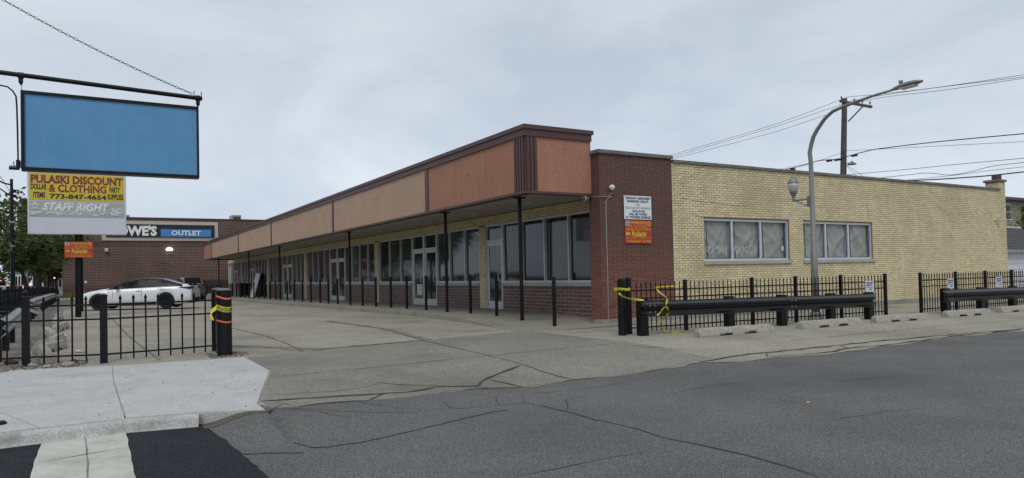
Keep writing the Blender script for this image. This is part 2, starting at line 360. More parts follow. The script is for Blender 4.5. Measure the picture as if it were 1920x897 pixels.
def brick_wall(parent, m, mortar_name, org, ud, nd, length, z0, z1, bl, bh, joint, openings=(), individual=300, name='brick', depth=.009, shape=None, vj=None):
    """running-bond wall in the vertical plane through org; nd outward normal; bricks stand proud of the mortar"""
    org, ud, nd = Vector(org), Vector(ud), Vector(nd); full = []; cut = []; hj = joint; joint = vj or joint
    rows = int((z1-z0)/bh+.01)
    for r in range(rows):
        za = z0+r*bh; zb = za+bh-hj; zc = (za+zb)/2; u = -(bl/2 if r % 2 else 0)
        while u < length-.01:
            a, b = max(u, 0), min(u+bl-joint, length)
            segs = [(a, b)]
            for (oa, ob, oz0, oz1) in openings:
                if oz0 < zc < oz1:
                    ns = []
                    for (p, q) in segs:
                        if q <= oa or p >= ob: ns.append((p, q))
                        else:
                            if p < oa: ns.append((p, oa))
                            if q > ob: ns.append((ob, q))
                    segs = ns
            for (p, q) in segs:
                if q-p < .02: continue
                if q-p > bl-joint-.002: full.append((p, za))
                else: cut.append((p, q, za))
            u += bl
    def score(b):
        P = org+ud*(b[0]+bl/2)+Vector((0,0,b[1])); d = P-C0; return -(abs(d.normalized().dot(nd))/d.length**2)
    full.sort(key=score)
    def bbox(mb, p, q, za, o, dd):
        # front face slightly chamfered box: 5 faces
        c0 = o+ud*p+Vector((0,0,za)); L_, H_ = q-p, bh-hj; ch = min(.003, dd*.6)
        bk = [c0, c0+ud*L_, c0+ud*L_+Vector((0,0,H_)), c0+Vector((0,0,H_))]
        ft = [c0+ud*ch+Vector((0,0,ch))+nd*dd, c0+ud*(L_-ch)+Vector((0,0,ch))+nd*dd, c0+ud*(L_-ch)+Vector((0,0,H_-ch))+nd*dd, c0+ud*ch+Vector((0,0,H_-ch))+nd*dd]
        fs = [(4,5,6,7),(0,1,5,4),(1,2,6,5),(2,3,7,6),(3,0,4,7)]
        if ud.cross(Vector((0,0,1))).dot(nd) < 0: fs = [f[::-1] for f in fs]
        mb.add(bk+ft, fs, random.random())
    variants = []
    for k in range(8):
        mb = MB(); bbox(mb, -(bl-joint)/2, (bl-joint)/2, 0, Vector((0,0,0)), depth+random.uniform(-.0012, .0012)); mb.bv = [k/7]*5
        me = bpy.data.meshes.new(name); me.from_pydata(mb.v, [], mb.f); at = me.attributes.new('bv', 'FLOAT', 'FACE'); at.data.foreach_set('value', mb.bv); me.materials.append(MATS[m]); variants.append(me)
    for (p, za) in full[:individual]:
        link(name, random.choice(variants), parent, loc=org+ud*(p+(bl-joint)/2)+Vector((0,0,za)))
    rest = MB()
    for (p, za) in full[individual:]: bbox(rest, p, p+bl-joint, za, org, depth+random.uniform(-.0012, .0012))
    for (p, q, za) in cut: bbox(rest, p, q, za, org, depth)
    if rest.v: rest.build(name, m, parent, kind='stuff')

# ================================================================== GROUND
def rect_sheet(name, m, x0, x1, y0, y1, z, kind='structure', nx=1, ny=1):
    mb = MB(); vs = [(x0+(x1-x0)*i/nx, y0+(y1-y0)*j/ny, z) for j in range(ny+1) for i in range(nx+1)]
    mb.add(vs, [(j*(nx+1)+i, j*(nx+1)+i+1, (j+1)*(nx+1)+i+1, (j+1)*(nx+1)+i) for j in range(ny) for i in range(nx)])
    return mb.build(name, m, kind=kind)
rect_sheet('ground', 'far_ground', -1500, 1500, -1500, 1500, -.5)
rect_sheet('road', 'asphalt', -60, 80, -14, 8.6, 0)
rect_sheet('avenue', 'asphalt', -20, -6.2, 8.6, 700, -.13)
# lot: one sheet with the apron sloping down to the road
xs = [-3+.3*i for i in range(0, 14)]+[1.25+.22*i for i in range(0, 130)]+[30+2*i for i in range(16)]
ss = [0, .12, .3, .55, .8, 1.1, 1.4, 1.7, 2.0, 2.3, 2.8, 3.6, 4.6, 6, 8, 10, 12.5, 15, 17.5, 20, 23, 26, 30, 34, 38, 43, 48, 54, 60, 68, 74]
mb = MB(); vs = []; xs = sorted(xs)
rr = random.Random(3)
for s_ in ss:
    for x in xs:
        e = E(x)+(.035*math.sin(x*5.1)+rr.uniform(-.03, .03) if s_ == 0 and x > 1.5 else 0); vs.append((x, e+s_, lotz(x, E(x)+s_)))
nx = len(xs)
mb.add(vs, [(j*nx+i, j*nx+i+1, (j+1)*nx+i+1, (j+1)*nx+i) for j in range(len(ss)-1) for i in range(nx-1)])
lot = mb.build('parking_lot', 'concrete_old', kind='structure', smooth=True)
la_, lb_ = GZ(569, 661), GZ(962, 624)
def aline(x): return la_.y+(lb_.y-la_.y)*(x-la_.x)/(lb_.x-la_.x) if x < lb_.x else lb_.y+(12.35-lb_.y)*sm(lb_.x, 9.2, x)
lx_ = GZ(440, 671)
mb = MB(); vs = []; ax_ = [x for x in sorted(xs+[2.055, 2.09]) if 1.46 < x < GZ(1316, 668).x]; k_ = 26
for x in ax_:
    ya = 7.36+(x-1.4)*3.95-.03 if x < 2.06 else aline(x)
    for i in range(k_+1):
        y = E(x)+.02+(ya-E(x)-.02)*(i/k_)**1.3; vs.append((x, y, lotz(x, y)+.004))
n1 = k_+1; mb.add(vs, [(a*n1+b, a*n1+b+1, (a+1)*n1+b+1, (a+1)*n1+b) for a in range(len(ax_)-1) for b in range(k_)]); mb.build('driveway_apron', 'concrete_apron', kind='structure', smooth=True)
# dirt strip left of the lot
mb = MB(); vs = []; R_ = random.Random(5)
ys = [12.35+.5*i for i in range(0, 40)]+[32.5+3*i for i in range(16)]; xx = [-6.1, -4.5, -3.6, -3, -2.6, -2.2, -1.8, -1.4, -1.1]
for y in ys:
    for i, x in enumerate(xx):
        j = R_.uniform(-.08, .08) if 0 < i else 0
        vs.append((x+(j if i < 8 else j*1.5), y, lotz(max(x, -4), y)+(.006 if i == 8 else .012+R_.uniform(0, .022))))
mb.add(vs, [(j*9+i, j*9+i+1, (j+1)*9+i+1, (j+1)*9+i) for j in range(len(ys)-1) for i in range(8)])
mb.build('dirt_strip', 'soil', kind='structure')
rect_sheet('avenue_pavement', 'concrete_walk', -6.2, -3.2, 8.6, 300, -.02) if False else None
MB().box((-6.2, 7.6, -.4), (-3.0, 200, .03)).build('avenue_pavement', 'concrete_walk', kind='structure')

def ribbon(pts, w, dz=.010, jit=.02, zf=lotz, name='crack', parent=None, m='crack', seg=.22, seed=0, mb_=None):
    rd = random.Random(seed); P = []
    for a, b in zip(pts[:-1], pts[1:]):
        a, b = Vector(a[:2]), Vector(b[:2]); k = max(1, int((b-a).length/seg))
        for i in range(k):
            q = a+(b-a)*i/k
            if i: q += Vector((rd.uniform(-1, 1), rd.uniform(-1, 1)))*jit
            P.append(q)
    P.append(Vector(pts[-1][:2])); mb = mb_ or MB(); vs = []; nn_ = len(P)
    for i, p in enumerate(P):
        t = (P[min(i+1, nn_-1)]-P[max(i-1, 0)]).normalized(); nrm = Vector((-t.y, t.x)); ww = w*rd.uniform(.45, 1.3)*(.35 if i in (0, nn_-1) else 1)/2
        for s_ in (-1, 1):
            q = p+nrm*ww*s_; vs.append((q.x, q.y, zf(q.x, q.y)+dz))
    mb.add(vs, [(2*i, 2*i+1, 2*i+3, 2*i+2) for i in range(nn_-1)])
    return mb if mb_ else mb.build(name, m, parent)
def GP(L): return [GZ(x, y) for x, y in L]
# joints and cracks of the concrete lot, each a shallow dark strip filled with dirt
for i, (w, j, L) in enumerate([
    (.03, .01, [(400,608),(500,631),(537,645),(569,660)]), (.022, .01, [(490,627),(692,611),(804,601)]),
    (.035, .012, [(612,602),(667,609),(725,618),(792,639),(917,668),(975,683),(1075,713)]),
    (.05, .01, [(569,660),(787,639),(958,625)]), (.028, .006, [(506,709),(667,693),(892,670),(1150,645)]),
    (.05, .03, [(975,687),(904,716),(896,725),(817,727),(800,731),(721,739),(600,747),(487,754)]),
    (.03, .03, [(917,713),(950,720),(979,727)]), (.03, .03, [(700,718),(796,724),(891,727),(945,731)]),
    (.028, .008, [(1150,645),(1200,650),(1325,662)]),
    (.03, .008, [(200,590),(240,630),(301,677)]), (.02, .005, [(330,572),(480,590),(560,588),(690,580)]),
    (.02, .005, [(440,590),(520,600),(612,602)]), (.025, .01, [(90,650),(200,655),(408,640)]), (.02, .02, [(400,652),(520,654),(569,660)]),
    (.05, .04, [(1309,680),(1340,676),(1383,668),(1437,662),(1500,656),(1564,649),(1650,640),(1740,632),(1919,617)]),
    (.05, .04, [(1440,670),(1480,667),(1545,662),(1590,654),(1640,650),(1700,643),(1800,630),(1915,620)]),
    (.03, .03, [(1590,654),(1575,648),(1564,649)]), (.025, .02, [(1437,662),(1440,670)]), (.03, .01, [(962,623),(1060,616),(1192,610)]),
    (.04, .03, [(690,752),(640,755),(560,764)]), (.025, .03, [(721,739),(700,748),(692,752)]), (.02, .02, [(1690,640),(1700,643)]),
    (.02, .004, [(1200,640),(1330,632)]), (.02, .006, [(1480,640),(1600,628),(1760,612),(1919,600)])]):
    ribbon(GP(L), w*(1.0 if j > .015 else .75), jit=j, parent=lot, seed=i, m='crack' if j > .015 else 'joint')
for i, (w, L) in enumerate([(.22, [(612,602),(725,618),(860,653)]), (.22, [(410,648),(600,655),(787,640)]), (.12, [(500,742),(620,735),(720,715)])]):
    ribbon(GP(L), w, dz=.007, jit=.05, parent=lot, seed=50+i, name='stain', m='stain')
road = bpy.data.objects['road']
zr0 = lambda x, y: 0
def zr(x, y): return ramp_z(x, y)+.004 if .85 < x < 3.6 and y > (ramp_start(x) if x < 1.405 else E(x))-1.45 else 0
def G0(L): return [PZ(x, y) for x, y in L]
for i, (w, j, L) in enumerate([
    (.03, .03, [(1017,761),(1070,774),(1112,787),(1198,806),(1245,822),(1314,835),(1399,854),(1484,878),(1538,896)]),
    (.014, .02, [(969,894),(1102,867),(1219,848)]), (.014, .03, [(833,756),(842,766),(867,768),(937,760),(983,756),(1008,760),(1062,772)]),
    (.012, .03, [(600,752),(690,770),(780,772),(870,768)]), (.012, .03, [(983,756),(975,740),(1060,733),(1120,727),(1187,715)]),
    (.012, .03, [(1062,772),(1060,750),(1100,741)]), (.012, .02, [(500,790),(640,788),(800,775)]), (.010, .03, [(937,760),(930,745),(880,738)]),
    (.014, .02, [(1870,702),(1920,707)]), (.012, .02, [(1560,716),(1700,704)]), (.016, .03, [(520,775),(545,782),(570,779)]),
    (.012, .03, [(408,800),(560,790),(680,795)]), (.010, .03, [(1240,742),(1330,725),(1420,716)]), (.01, .03, [(1560,790),(1660,771),(1760,764)])]):
    ribbon(G0(L), w*.8, dz=.004, jit=j, zf=zr, parent=road, seed=100+i)
# fresh asphalt and the crosswalk bar
def flat(name, m, pts, z, parent=None, kind=None, t=.0):
    return MB().add([(p[0], p[1], z) for p in pts], [tuple(range(len(pts)))]).build(name, m, parent, kind=kind)
ep = [PZ(*p) for p in ((381,798),(401,810),(430,833),(464,862),(498,893))]
rag = []
for a, b in zip(ep[:-1], ep[1:]):
    for i in range(6): q = a+(b-a)*i/6; rag.append((q.x+random.uniform(-.012, .012), q.y+random.uniform(-.01, .01)))
d_ = (ep[-1]-ep[-2]).normalized(); e2 = ep[-1]+d_*3
flat('fresh_asphalt', 'asphalt_new', [(e2.x, e2.y)]+[(p[0], p[1]) for p in reversed(rag)]+[(.5, 7.34), (-3, 7.34), (-3, e2.y)], .011, kind='structure')
bar = [(-.40, 7.33), (.235, 7.33)]; rg = [( .235+random.uniform(-.006, .006), 7.3-.2*i) for i in range(18)]; lf = [(-.40+random.uniform(-.006, .006), 7.3-.2*i) for i in range(18)]
cw = flat('crosswalk_bar', 'stripe_paint', [(-.40, 7.33)]+lf+rg[::-1]+[(.235, 7.33)], .015, kind='structure')
ribbon([(-.08, 7.33), (-.05, 6.2), (-.04, 4.2)], .012, dz=.018, jit=.004, zf=zr0, parent=cw, seed=7, name='seam', m='stain')
ribbon([(-.4, 6.42), (-.1, 6.5), (.23, 6.57)], .012, dz=.018, jit=.01, zf=zr0, parent=cw, seed=8, name='seam', m='stain')
# sidewalk slabs and kerb
sw = bpy.data.objects.new('sidewalk', None); COL.objects.link(sw); sw['kind'] = 'structure'
def S(x, y): p = PZ(x, y, .125); return (p.x, p.y)
A, B_, Cc = S(0, 695), S(210, 685.5), S(458.5, 669.5); D = S(505.7, 694.4); E1 = S(483, 757); F1 = S(498.6, 768.5); G1 = S(374, 773)
M0, M1 = S(0, 726), S(212.5, 713); K0, K1 = S(0, 811), S(235, 784); T0, T1 = S(0, 773), S(74, 802)
def inset(poly, g=.006):
    c = Vector((sum(p[0] for p in poly)/len(poly), sum(p[1] for p in poly)/len(poly)))
    o = []; m_ = len(poly); A_ = sum(poly[i][0]*poly[(i+1)%m_][1]-poly[(i+1)%m_][0]*poly[i][1] for i in range(m_)); sgn = 1 if A_ > 0 else -1
    for i in range(m_):
        p0, p1, p2 = Vector(poly[i-1]), Vector(poly[i]), Vector(poly[(i+1) % m_]); n1 = Vector((-(p1-p0).y, (p1-p0).x)).normalized()*sgn; n2 = Vector((-(p2-p1).y, (p2-p1).x)).normalized()*sgn
        k = (n1+n2); k = k/max(.3, k.dot(n1)); o.append(tuple(p1+k*g))
    return o
X3 = -3.0
def ext(a, b, X): t = (X-a[0])/(b[0]-a[0]); return (X, a[1]+(b[1]-a[1])*t)
MB().prism([ext(A, B_, X3), A, B_, Cc, D, E1, F1, G1, K1, K0, ext(K0, K1, X3)], .0, .108).build('joint_bed', 'concrete_kerb', sw)
slabs = [[ext(A, B_, X3), B_, M1, ext(M0, M1, X3)], [B_, Cc, D, M1], [M1, D, E1, F1, G1, K1],
         [ext(M0, M1, X3), M1, K1, T1, T0, (X3, T0[1]+.6)], [(X3, T0[1]+.6), T0, T1, K0, ext(K0, K1, X3)]]
for i, s_ in enumerate(slabs):
    MB().prism(inset(s_, .007 if i else .005), .03, .125-(.003 if i in (1, 3) else 0)).build('slab', 'concrete_new', sw)
rx = [.80, .84, .88, .93, 1.0, 1.08, 1.16, 1.25, 1.33, 1.395, 1.41]+[1.5+.12*i for i in range(18)]
def ramp_mesh(name, m, xs_, d0, d1, k, dz, kind='structure'):
    mb = MB(); vs = []
    for x in xs_:
        for i in range(k+1):
            y = ramp_start(x)-(d0+(d1-d0)*i/k)+(.012*math.sin(x*23+i) if i == k else 0); vs.append((x, y, ramp_z(x, y)+dz))
    n1 = k+1; mb.add(vs, [(a*n1+b, a*n1+b+1, (a+1)*n1+b+1, (a+1)*n1+b) for a in range(len(xs_)-1) for b in range(k)]); return mb.build(name, m, kind=kind, smooth=True)
ramp_mesh('road_ramp', 'asphalt', rx[2:], 0, 1.4, 12, .003)
mb = MB(); vs = []
for x in rx[1:10]+[1.5, 1.62]:
    dd_ = lerp_list([(.84, .30), (1.0, .26), (1.3, .14), (1.62, .01)], x); ys0 = ramp_start(x) if x < 1.4 else lerp_list([(1.4, 6.985), (1.62, 7.25)], x)
    for i in range(5): y = ys0+.003-dd_*i/4; vs.append((x, y, ramp_z(x, y)+.0065))
mb.add(vs, [(a*5+b, a*5+b+1, (a+1)*5+b+1, (a+1)*5+b) for a in range(len(rx[1:10])+1) for b in range(4)]); mb.build('old_gutter', 'gutter_concrete', kind='structure')
kp = [(X3, K0[1]+.01), K0, K1, G1]
prof = [(-.02, .100), (0, .118), (.05, .117), (.075, .108), (.09, .09), (.105, .03), (.12, .0), (.16, -.02)]
mb = MB(); nk = len(prof); vs = []
kk = []
for a, b in zip(kp[:-1], kp[1:]):
    for i in range(8): kk.append(tuple(Vector(a)+(Vector(b)-Vector(a))*i/8))
kk.append(kp[-1])
for i, p in enumerate(kk):
    t = (Vector(kk[min(i+1, len(kk)-1)])-Vector(kk[max(0, i-1)])).normalized(); nrm = Vector((t.y, -t.x))
    for a, z in prof: q = Vector(p)+nrm*(a+.012); vs.append((q.x, q.y, z+random.uniform(-.002, .002)))
mb.add(vs, [(i*nk+k, i*nk+k+1, (i+1)*nk+k+1, (i+1)*nk+k) for i in range(len(kk)-1) for k in range(nk-1)]); o_ = len(mb.v); mb.add(vs[-nk:]+[(vs[-1][0], vs[-nk][1], -.02)], [tuple(range(nk+1))])
mb.build('kerb', 'concrete_kerb', kind='structure')

# ================================================================== SHOP BUILDING
XF, YS, XP, XE, YE = 11.1, 13.3, 10.4, 29.85, 72.0      # facade plane, side wall plane, wing wall edge, far end of side wall, far end of facade
bld = thing('shop_building', 'long single storey shop building in yellow brick with red brick corner and brown canopy', 'building', (XF, YS, 0))
# --- side wall (faces the side street)
w1 = (PY(1319,411,YS).x, PY(1479,411,YS).x); w2 = (PY(1505,415,YS).x, PY(1635,415,YS).x)
WZ0, WZ1 = 1.60, 2.75; YTOP = 4.13; XR = PY(1261,400,YS).x
side = MB()
def wallbox(mb, x0, x1, z0, z1, y0=YS, y1=YS+.3): mb.box((x0, y0, z0), (x1, y1, z1))
wallbox(side, XR, w1[0], .10, YTOP-.003); wallbox(side, w1[0], w1[1], .10, WZ0); wallbox(side, w1[0], w1[1], WZ1, YTOP-.003)
wallbox(side, w1[1], w2[0], .10, YTOP-.003); wallbox(side, w2[0], w2[1], .10, WZ0); wallbox(side, w2[0], w2[1], WZ1, YTOP-.003); wallbox(side, w2[1], XE, .10, YTOP-.003)
sidewall = side.build('side_wall', 'yellow_mortar', bld)
brick_wall(sidewall, 'yellow_brick', '', (XR, YS, 0), (1,0,0), (0,-1,0), XE-XR, .26, YTOP, .203, .0645, .0105, vj=.017, depth=.006,
           openings=[(w1[0]-XR, w1[1]-XR, WZ0, WZ1), (w2[0]-XR, w2[1]-XR, WZ0, WZ1)])
# step crack in the brickwork
for L_ in ([(1277,372),(1303,377),(1330,380),(1365,384),(1400,388)], [(1303,404),(1322,408)], [(1757,388),(1775,397),(1781,405),(1782,414),(1787,416),(1788,432)], [(1625,380),(1627,395),(1629,410)]):
    MB().tube([PY(x, y, YS-.004) for x, y in L_], .006, 4).build('wall_crack', 'crack', sidewall)
# --- red wing wall
RT = 4.22
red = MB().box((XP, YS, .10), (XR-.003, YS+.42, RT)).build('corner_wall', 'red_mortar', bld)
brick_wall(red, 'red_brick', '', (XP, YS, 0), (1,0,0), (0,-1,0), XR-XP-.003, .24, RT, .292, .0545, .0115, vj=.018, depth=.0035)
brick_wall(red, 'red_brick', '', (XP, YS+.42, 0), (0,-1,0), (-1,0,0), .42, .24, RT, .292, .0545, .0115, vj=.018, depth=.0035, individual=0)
mb = MB(); x = XP-.05
MB().box((XP-.055, YS-.055, RT), (11.55, YS+.5, RT+.085)).build('coping', 'coping', red)
MB().box((11.56, YS-.052, RT), (XR+.02, YS+.5, RT+.083)).build('coping', 'coping', red)
x = XR+.025; cx0_ = PY(1873, 350, YS).x
while x < cx0_-.1:
    x2 = min(x+1.52, cx0_); MB().box((x, YS-.05, YTOP), (x2-.012, YS+.36, YTOP+random.uniform(.074, .08))).build('coping', 'coping', sidewall); x = x2
# concrete footing
MB().box((XP-.03, YS-.035, -.1), (XR+.4, YS+.25, .238)).build('footing', 'concrete_base', bld)
MB().box((XR+.403, YS-.06, -.1), (XE, YS+.25, .255)).build('footing', 'concrete_base', bld)
# chimney on the far corner
cx1 = XE; cx0 = PY(1872, 350, YS).x; chd = PX(1847, 345, cx0).y-YS
ch = MB().box((cx0, YS, YTOP-.003), (cx1, YS+chd, 4.47)).build('chimney', 'yellow_mortar', bld)
brick_wall(ch, 'yellow_brick', '', (cx0, YS, 0), (1,0,0), (0,-1,0), cx1-cx0, YTOP, 4.46, .203, .0645, .0105, vj=.017, depth=.006, individual=0)
brick_wall(ch, 'yellow_brick', '', (cx0, YS+chd, 0), (0,-1,0), (-1,0,0), chd, YTOP+.03, 4.46, .203, .0645, .0105, vj=.017, depth=.006, individual=0)
MB().box((cx0-.05, YS-.05, 4.47), (cx1+.05, YS+chd+.05, 4.55)).build('chimney_cap', 'coping', ch)
MB().box((cx0+.25, YS+chd*.35, 4.55), (cx0+.62, YS+chd*.75, 4.76)).build('flue', 'red_brick', ch)
# roof, rear and far walls
MB().box((XF+.3, YS+.31, 3.55), (XE-.01, YE-.02, 3.75)).build('roof', 'roofing', bld)
MB().box((XE-.3, YS+.3, -.2), (XE, YE, YTOP-.01)).build('rear_wall', 'far_yellow_brick', bld)
MB().box((XF+.3, YE-.3, -.3), (XE-.3, YE, YTOP-.02)).build('end_wall', 'far_yellow_brick', bld)
MB().box((XF+.3, YS+.43, 3.3), (XF+.6, YE-.3, 4.3)).build('parapet', 'far_yellow_brick', bld)
vp = MB(); p = PY(1768, 352, YS+4); vp.lathe((p.x, p.y, 3.75), [(.1,0),(.1,.75),(.2,.77),(.2,.87),(.02,.95)], 10); vp.build('roof_vent', 'grey_metal', bld)
p = PY(1781, 352, YS+5); MB().box((p.x-.15, p.y, 3.75), (p.x+.15, p.y+.3, 4.45)).build('roof_vent', 'grey_metal', bld)

# --- side windows with plastic sheeting
def side_window(x0, x1, mull, label, seed):
    fr = MB(); yb = YS+.10; t = .055
    fr.box((x0, YS+.045, WZ0), (x1, yb+.05, WZ0+t)); fr.box((x0, YS+.045, WZ1-t-.02), (x1, yb+.05, WZ1-.012))
    fr.box((x0, YS+.047, WZ0+t), (x0+t*.7, yb+.05, WZ1-t-.02)); fr.box((x1-t, YS+.047, WZ0+t), (x1-.006, yb+.05, WZ1-t-.02))
    for m_ in mull: fr.box((m_-t*.55, YS+.040, WZ0+t), (m_+t*.55, yb+.05, WZ1-t-.02))
    w = fr.build('window', 'aluminium', bld, label=label)
    MB().box((x0-.03, YS-.05, WZ0-.095), (x1+.06, YS+.1, WZ0-.004)).build('sill', 'sill', w)
    rd = random.Random(seed); edges = [x0+t*.7]+[m_ for m_ in mull]+[x1-t]
    for a, b in zip(edges[:-1], edges[1:]):
        a += .03; b -= .03; nx, nz = 26, 18; mb = MB(); vs = []
        fol = [(rd.uniform(0, 1), rd.uniform(0, 1), rd.uniform(-1.3, 1.3), rd.uniform(.012, .03), rd.uniform(.03, .07)) for _ in range(9)]
        for j in range(nz+1):
            for i in range(nx+1):
                u, v = i/nx, j/nz; d = 0
                for (fu, fv, an, am, wd) in fol:
                    q = abs((u-fu)*math.cos(an)+(v-fv)*math.sin(an)+.08*math.sin(6*v+fu*9)); d += am*math.exp(-(q/wd)**2)
                vs.append((a+(b-a)*u, YS+.145-d*.7-.01*math.sin(u*9+v*4), WZ0+t+(WZ1-WZ0-2*t)*v))
        mb.add(vs, [(j*(nx+1)+i, j*(nx+1)+i+1, (j+1)*(nx+1)+i+1, (j+1)*(nx+1)+i) for j in range(nz) for i in range(nx)])
        mb.build('plastic_sheet', 'plastic_sheet', w, smooth=True)
        bt = MB(); bt.box((b-.005-.03, YS+.078, WZ0+t), (b+.012, YS+.086, WZ1-t-.02)); bt.box((a, YS+.078, WZ0+t), (b, YS+.084, WZ0+t+.022)); bt.build('masking_tape', 'blue_tape', w)
        bk = MB(); bk.tube([(a+.12, YS+.10, WZ1-t), (a+.13, YS+.10, WZ0+.6), (a+.15, YS+.10, WZ0+t)], .008, 5); bk.build('seam', 'black_matt', w)
    return w
mu1 = [PY(1375, 450, YS).x, PY(1428.5, 450, YS).x]; mu2 = [PY(1550.5, 450, YS).x, PY(1593, 450, YS).x]
win1 = side_window(w1[0], w1[1], mu1, 'three-pane aluminium window with scribbled graffiti on its plastic covered panes', 1)
win2 = side_window(w2[0], w2[1], mu2, 'three-pane aluminium window behind the lamp post, crumpled plastic and no graffiti', 2)
def scribble(chars, x0, z0, w, h, name='graffiti'):
    mb = MB(); k = len(chars)
    G = {'N': [(0,0),(0,1),(.8,0),(.8,1)], 'O': [(.4,1),(0,.6),(.1,.1),(.6,0),(.9,.5),(.4,1)], 'R': [(0,0),(.1,1),(.8,.8),(.1,.5),(.8,0)], 'D': [(0,0),(.1,1),(.8,.6),(.6,.1),(0,0)],
         'A': [(0,0),(.4,1),(.8,0),(.2,.4),(.7,.45)], 'H': [(0,1),(.1,0),(.1,.5),(.8,.6),(.9,1),(.7,-.4)], 'T': [(0,.9),(.9,1),(.5,1),(.4,0)], 'S': [(.9,.9),(.2,1),(.2,.6),(.8,.4),(.6,0),(0,.1)], 'G': [(.9,.8),(.3,1),(0,.4),(.4,0),(.9,.3),(.5,.4)]}
    for i, c in enumerate(chars):
        pts = [(x0+(i+p[0]*.95)*w/k, YS+.062, z0+p[1]*h*random.uniform(.85, 1.1)) for p in G[c]]; mb.tube(pts, .0085, 4)
        if i % 2 == 0: mb.tube([(pts[0][0], YS+.062, z0), (pts[0][0], YS+.062, z0-h*.5)], .004, 4)
    mb.build(name, 'graffiti', win1)
scribble('NORSAH', w1[0]+.10, WZ0+.20, .82, .2); scribble('GATOS', mu1[0]+.1, WZ0+.20, .70, .2)
MB().box((w1[1]-.26, YS+.075, WZ0+.27), (w1[1]-.17, YS+.079, WZ0+.4)).build('sticker', 'sign_white', win1)

# --- facade under the canopy
SILL, WTOP, BAND, SOFF = 1.10, 3.0, 3.35, 3.31
def walkz(y): return lotz(9.5, max(y, 14.5))+.125*sm(13.2, 17.0, y)+.004
piers = [(20.33, 20.77), (30.45, 31.0), (43.08, 43.6), (53.9, 54.52), (64.9, 65.4), (71.75, 72.0)]
bays = [(13.72, 20.33, [15.66, 16.86, 18.10], [(19.3, 20.29)], 1),
        (20.77, 30.45, [21.9, 23.12, 27.88, 29.17], [(24.28, 25.36), (25.5, 26.55)], 2),
        (31.0, 43.08, [32.03, 33.23, 34.4, 39.35, 40.58, 41.75], [(35.61, 36.8), (36.95, 38.19)], 2),
        (43.6, 53.9, [44.56, 45.68, 50.4, 51.46, 52.57], [(46.85, 48.05), (48.2, 49.36)], 2),
        (54.52, 64.9, [55.47, 56.66, 57.89, 62.5, 63.7], [(59.0, 60.1), (60.25, 61.3)], 2),
        (65.4, 71.75, [66.5, 69.8, 70.8], [(67.5, 68.7)], 1)]
fac = MB(); fac.box((XF, YS+.42, WTOP), (XF+.3, YE, 3.6))
for a, b in piers: fac.box((XF, a, -.3), (XF+.3, b, WTOP))
facade = fac.build('facade_wall', 'yellow_mortar', bld)
brick_wall(facade, 'yellow_brick', '', (XF, YE, 0), (0,-1,0), (-1,0,0), YE-YS-.42, WTOP+.01, 3.33, .203, .0645, .0105, vj=.017, depth=.006, individual=300)
for a, b in piers:
    brick_wall(facade, 'yellow_brick', '', (XF, b, 0), (0,-1,0), (-1,0,0), b-a, -.1 if a > 40 else .1, WTOP, .203, .0645, .0105, vj=.017, depth=.006, individual=0)
kn = MB(); kneeops = []
for (a, b, mu, doors, k) in bays:
    segs = []; c = a
    d0, d1 = min(d[0] for d in doors)-.05, max(d[1] for d in doors)+.05
    for p_, q_ in ((a, d0), (d1, b)):
        if q_-p_ > .15: segs.append((p_, q_))
    kneeops.append(segs)
left = 300
for segs in kneeops:
    for (p_, q_) in segs:
        knee = MB().box((XF+.01, p_, -.3), (XF+.28, q_, SILL-.1)).build('knee_wall', 'plum_mortar', bld)
        zb = min(.2, walkz(q_))-.06; nrow = int((SILL-.1-zb)/.1)+1; cnt = 300 if left > 0 else 0
        use = min(left, int((q_-p_)/.4*9)) if q_ < 45 else 0; left -= use
        brick_wall(knee, 'plum_block', '', (XF+.01, q_, 0), (0,-1,0), (-1,0,0), q_-p_, SILL-.1-nrow*.1, SILL-.1+.001, .4, .1, .015, individual=use, name='block', vj=.02, depth=.004)
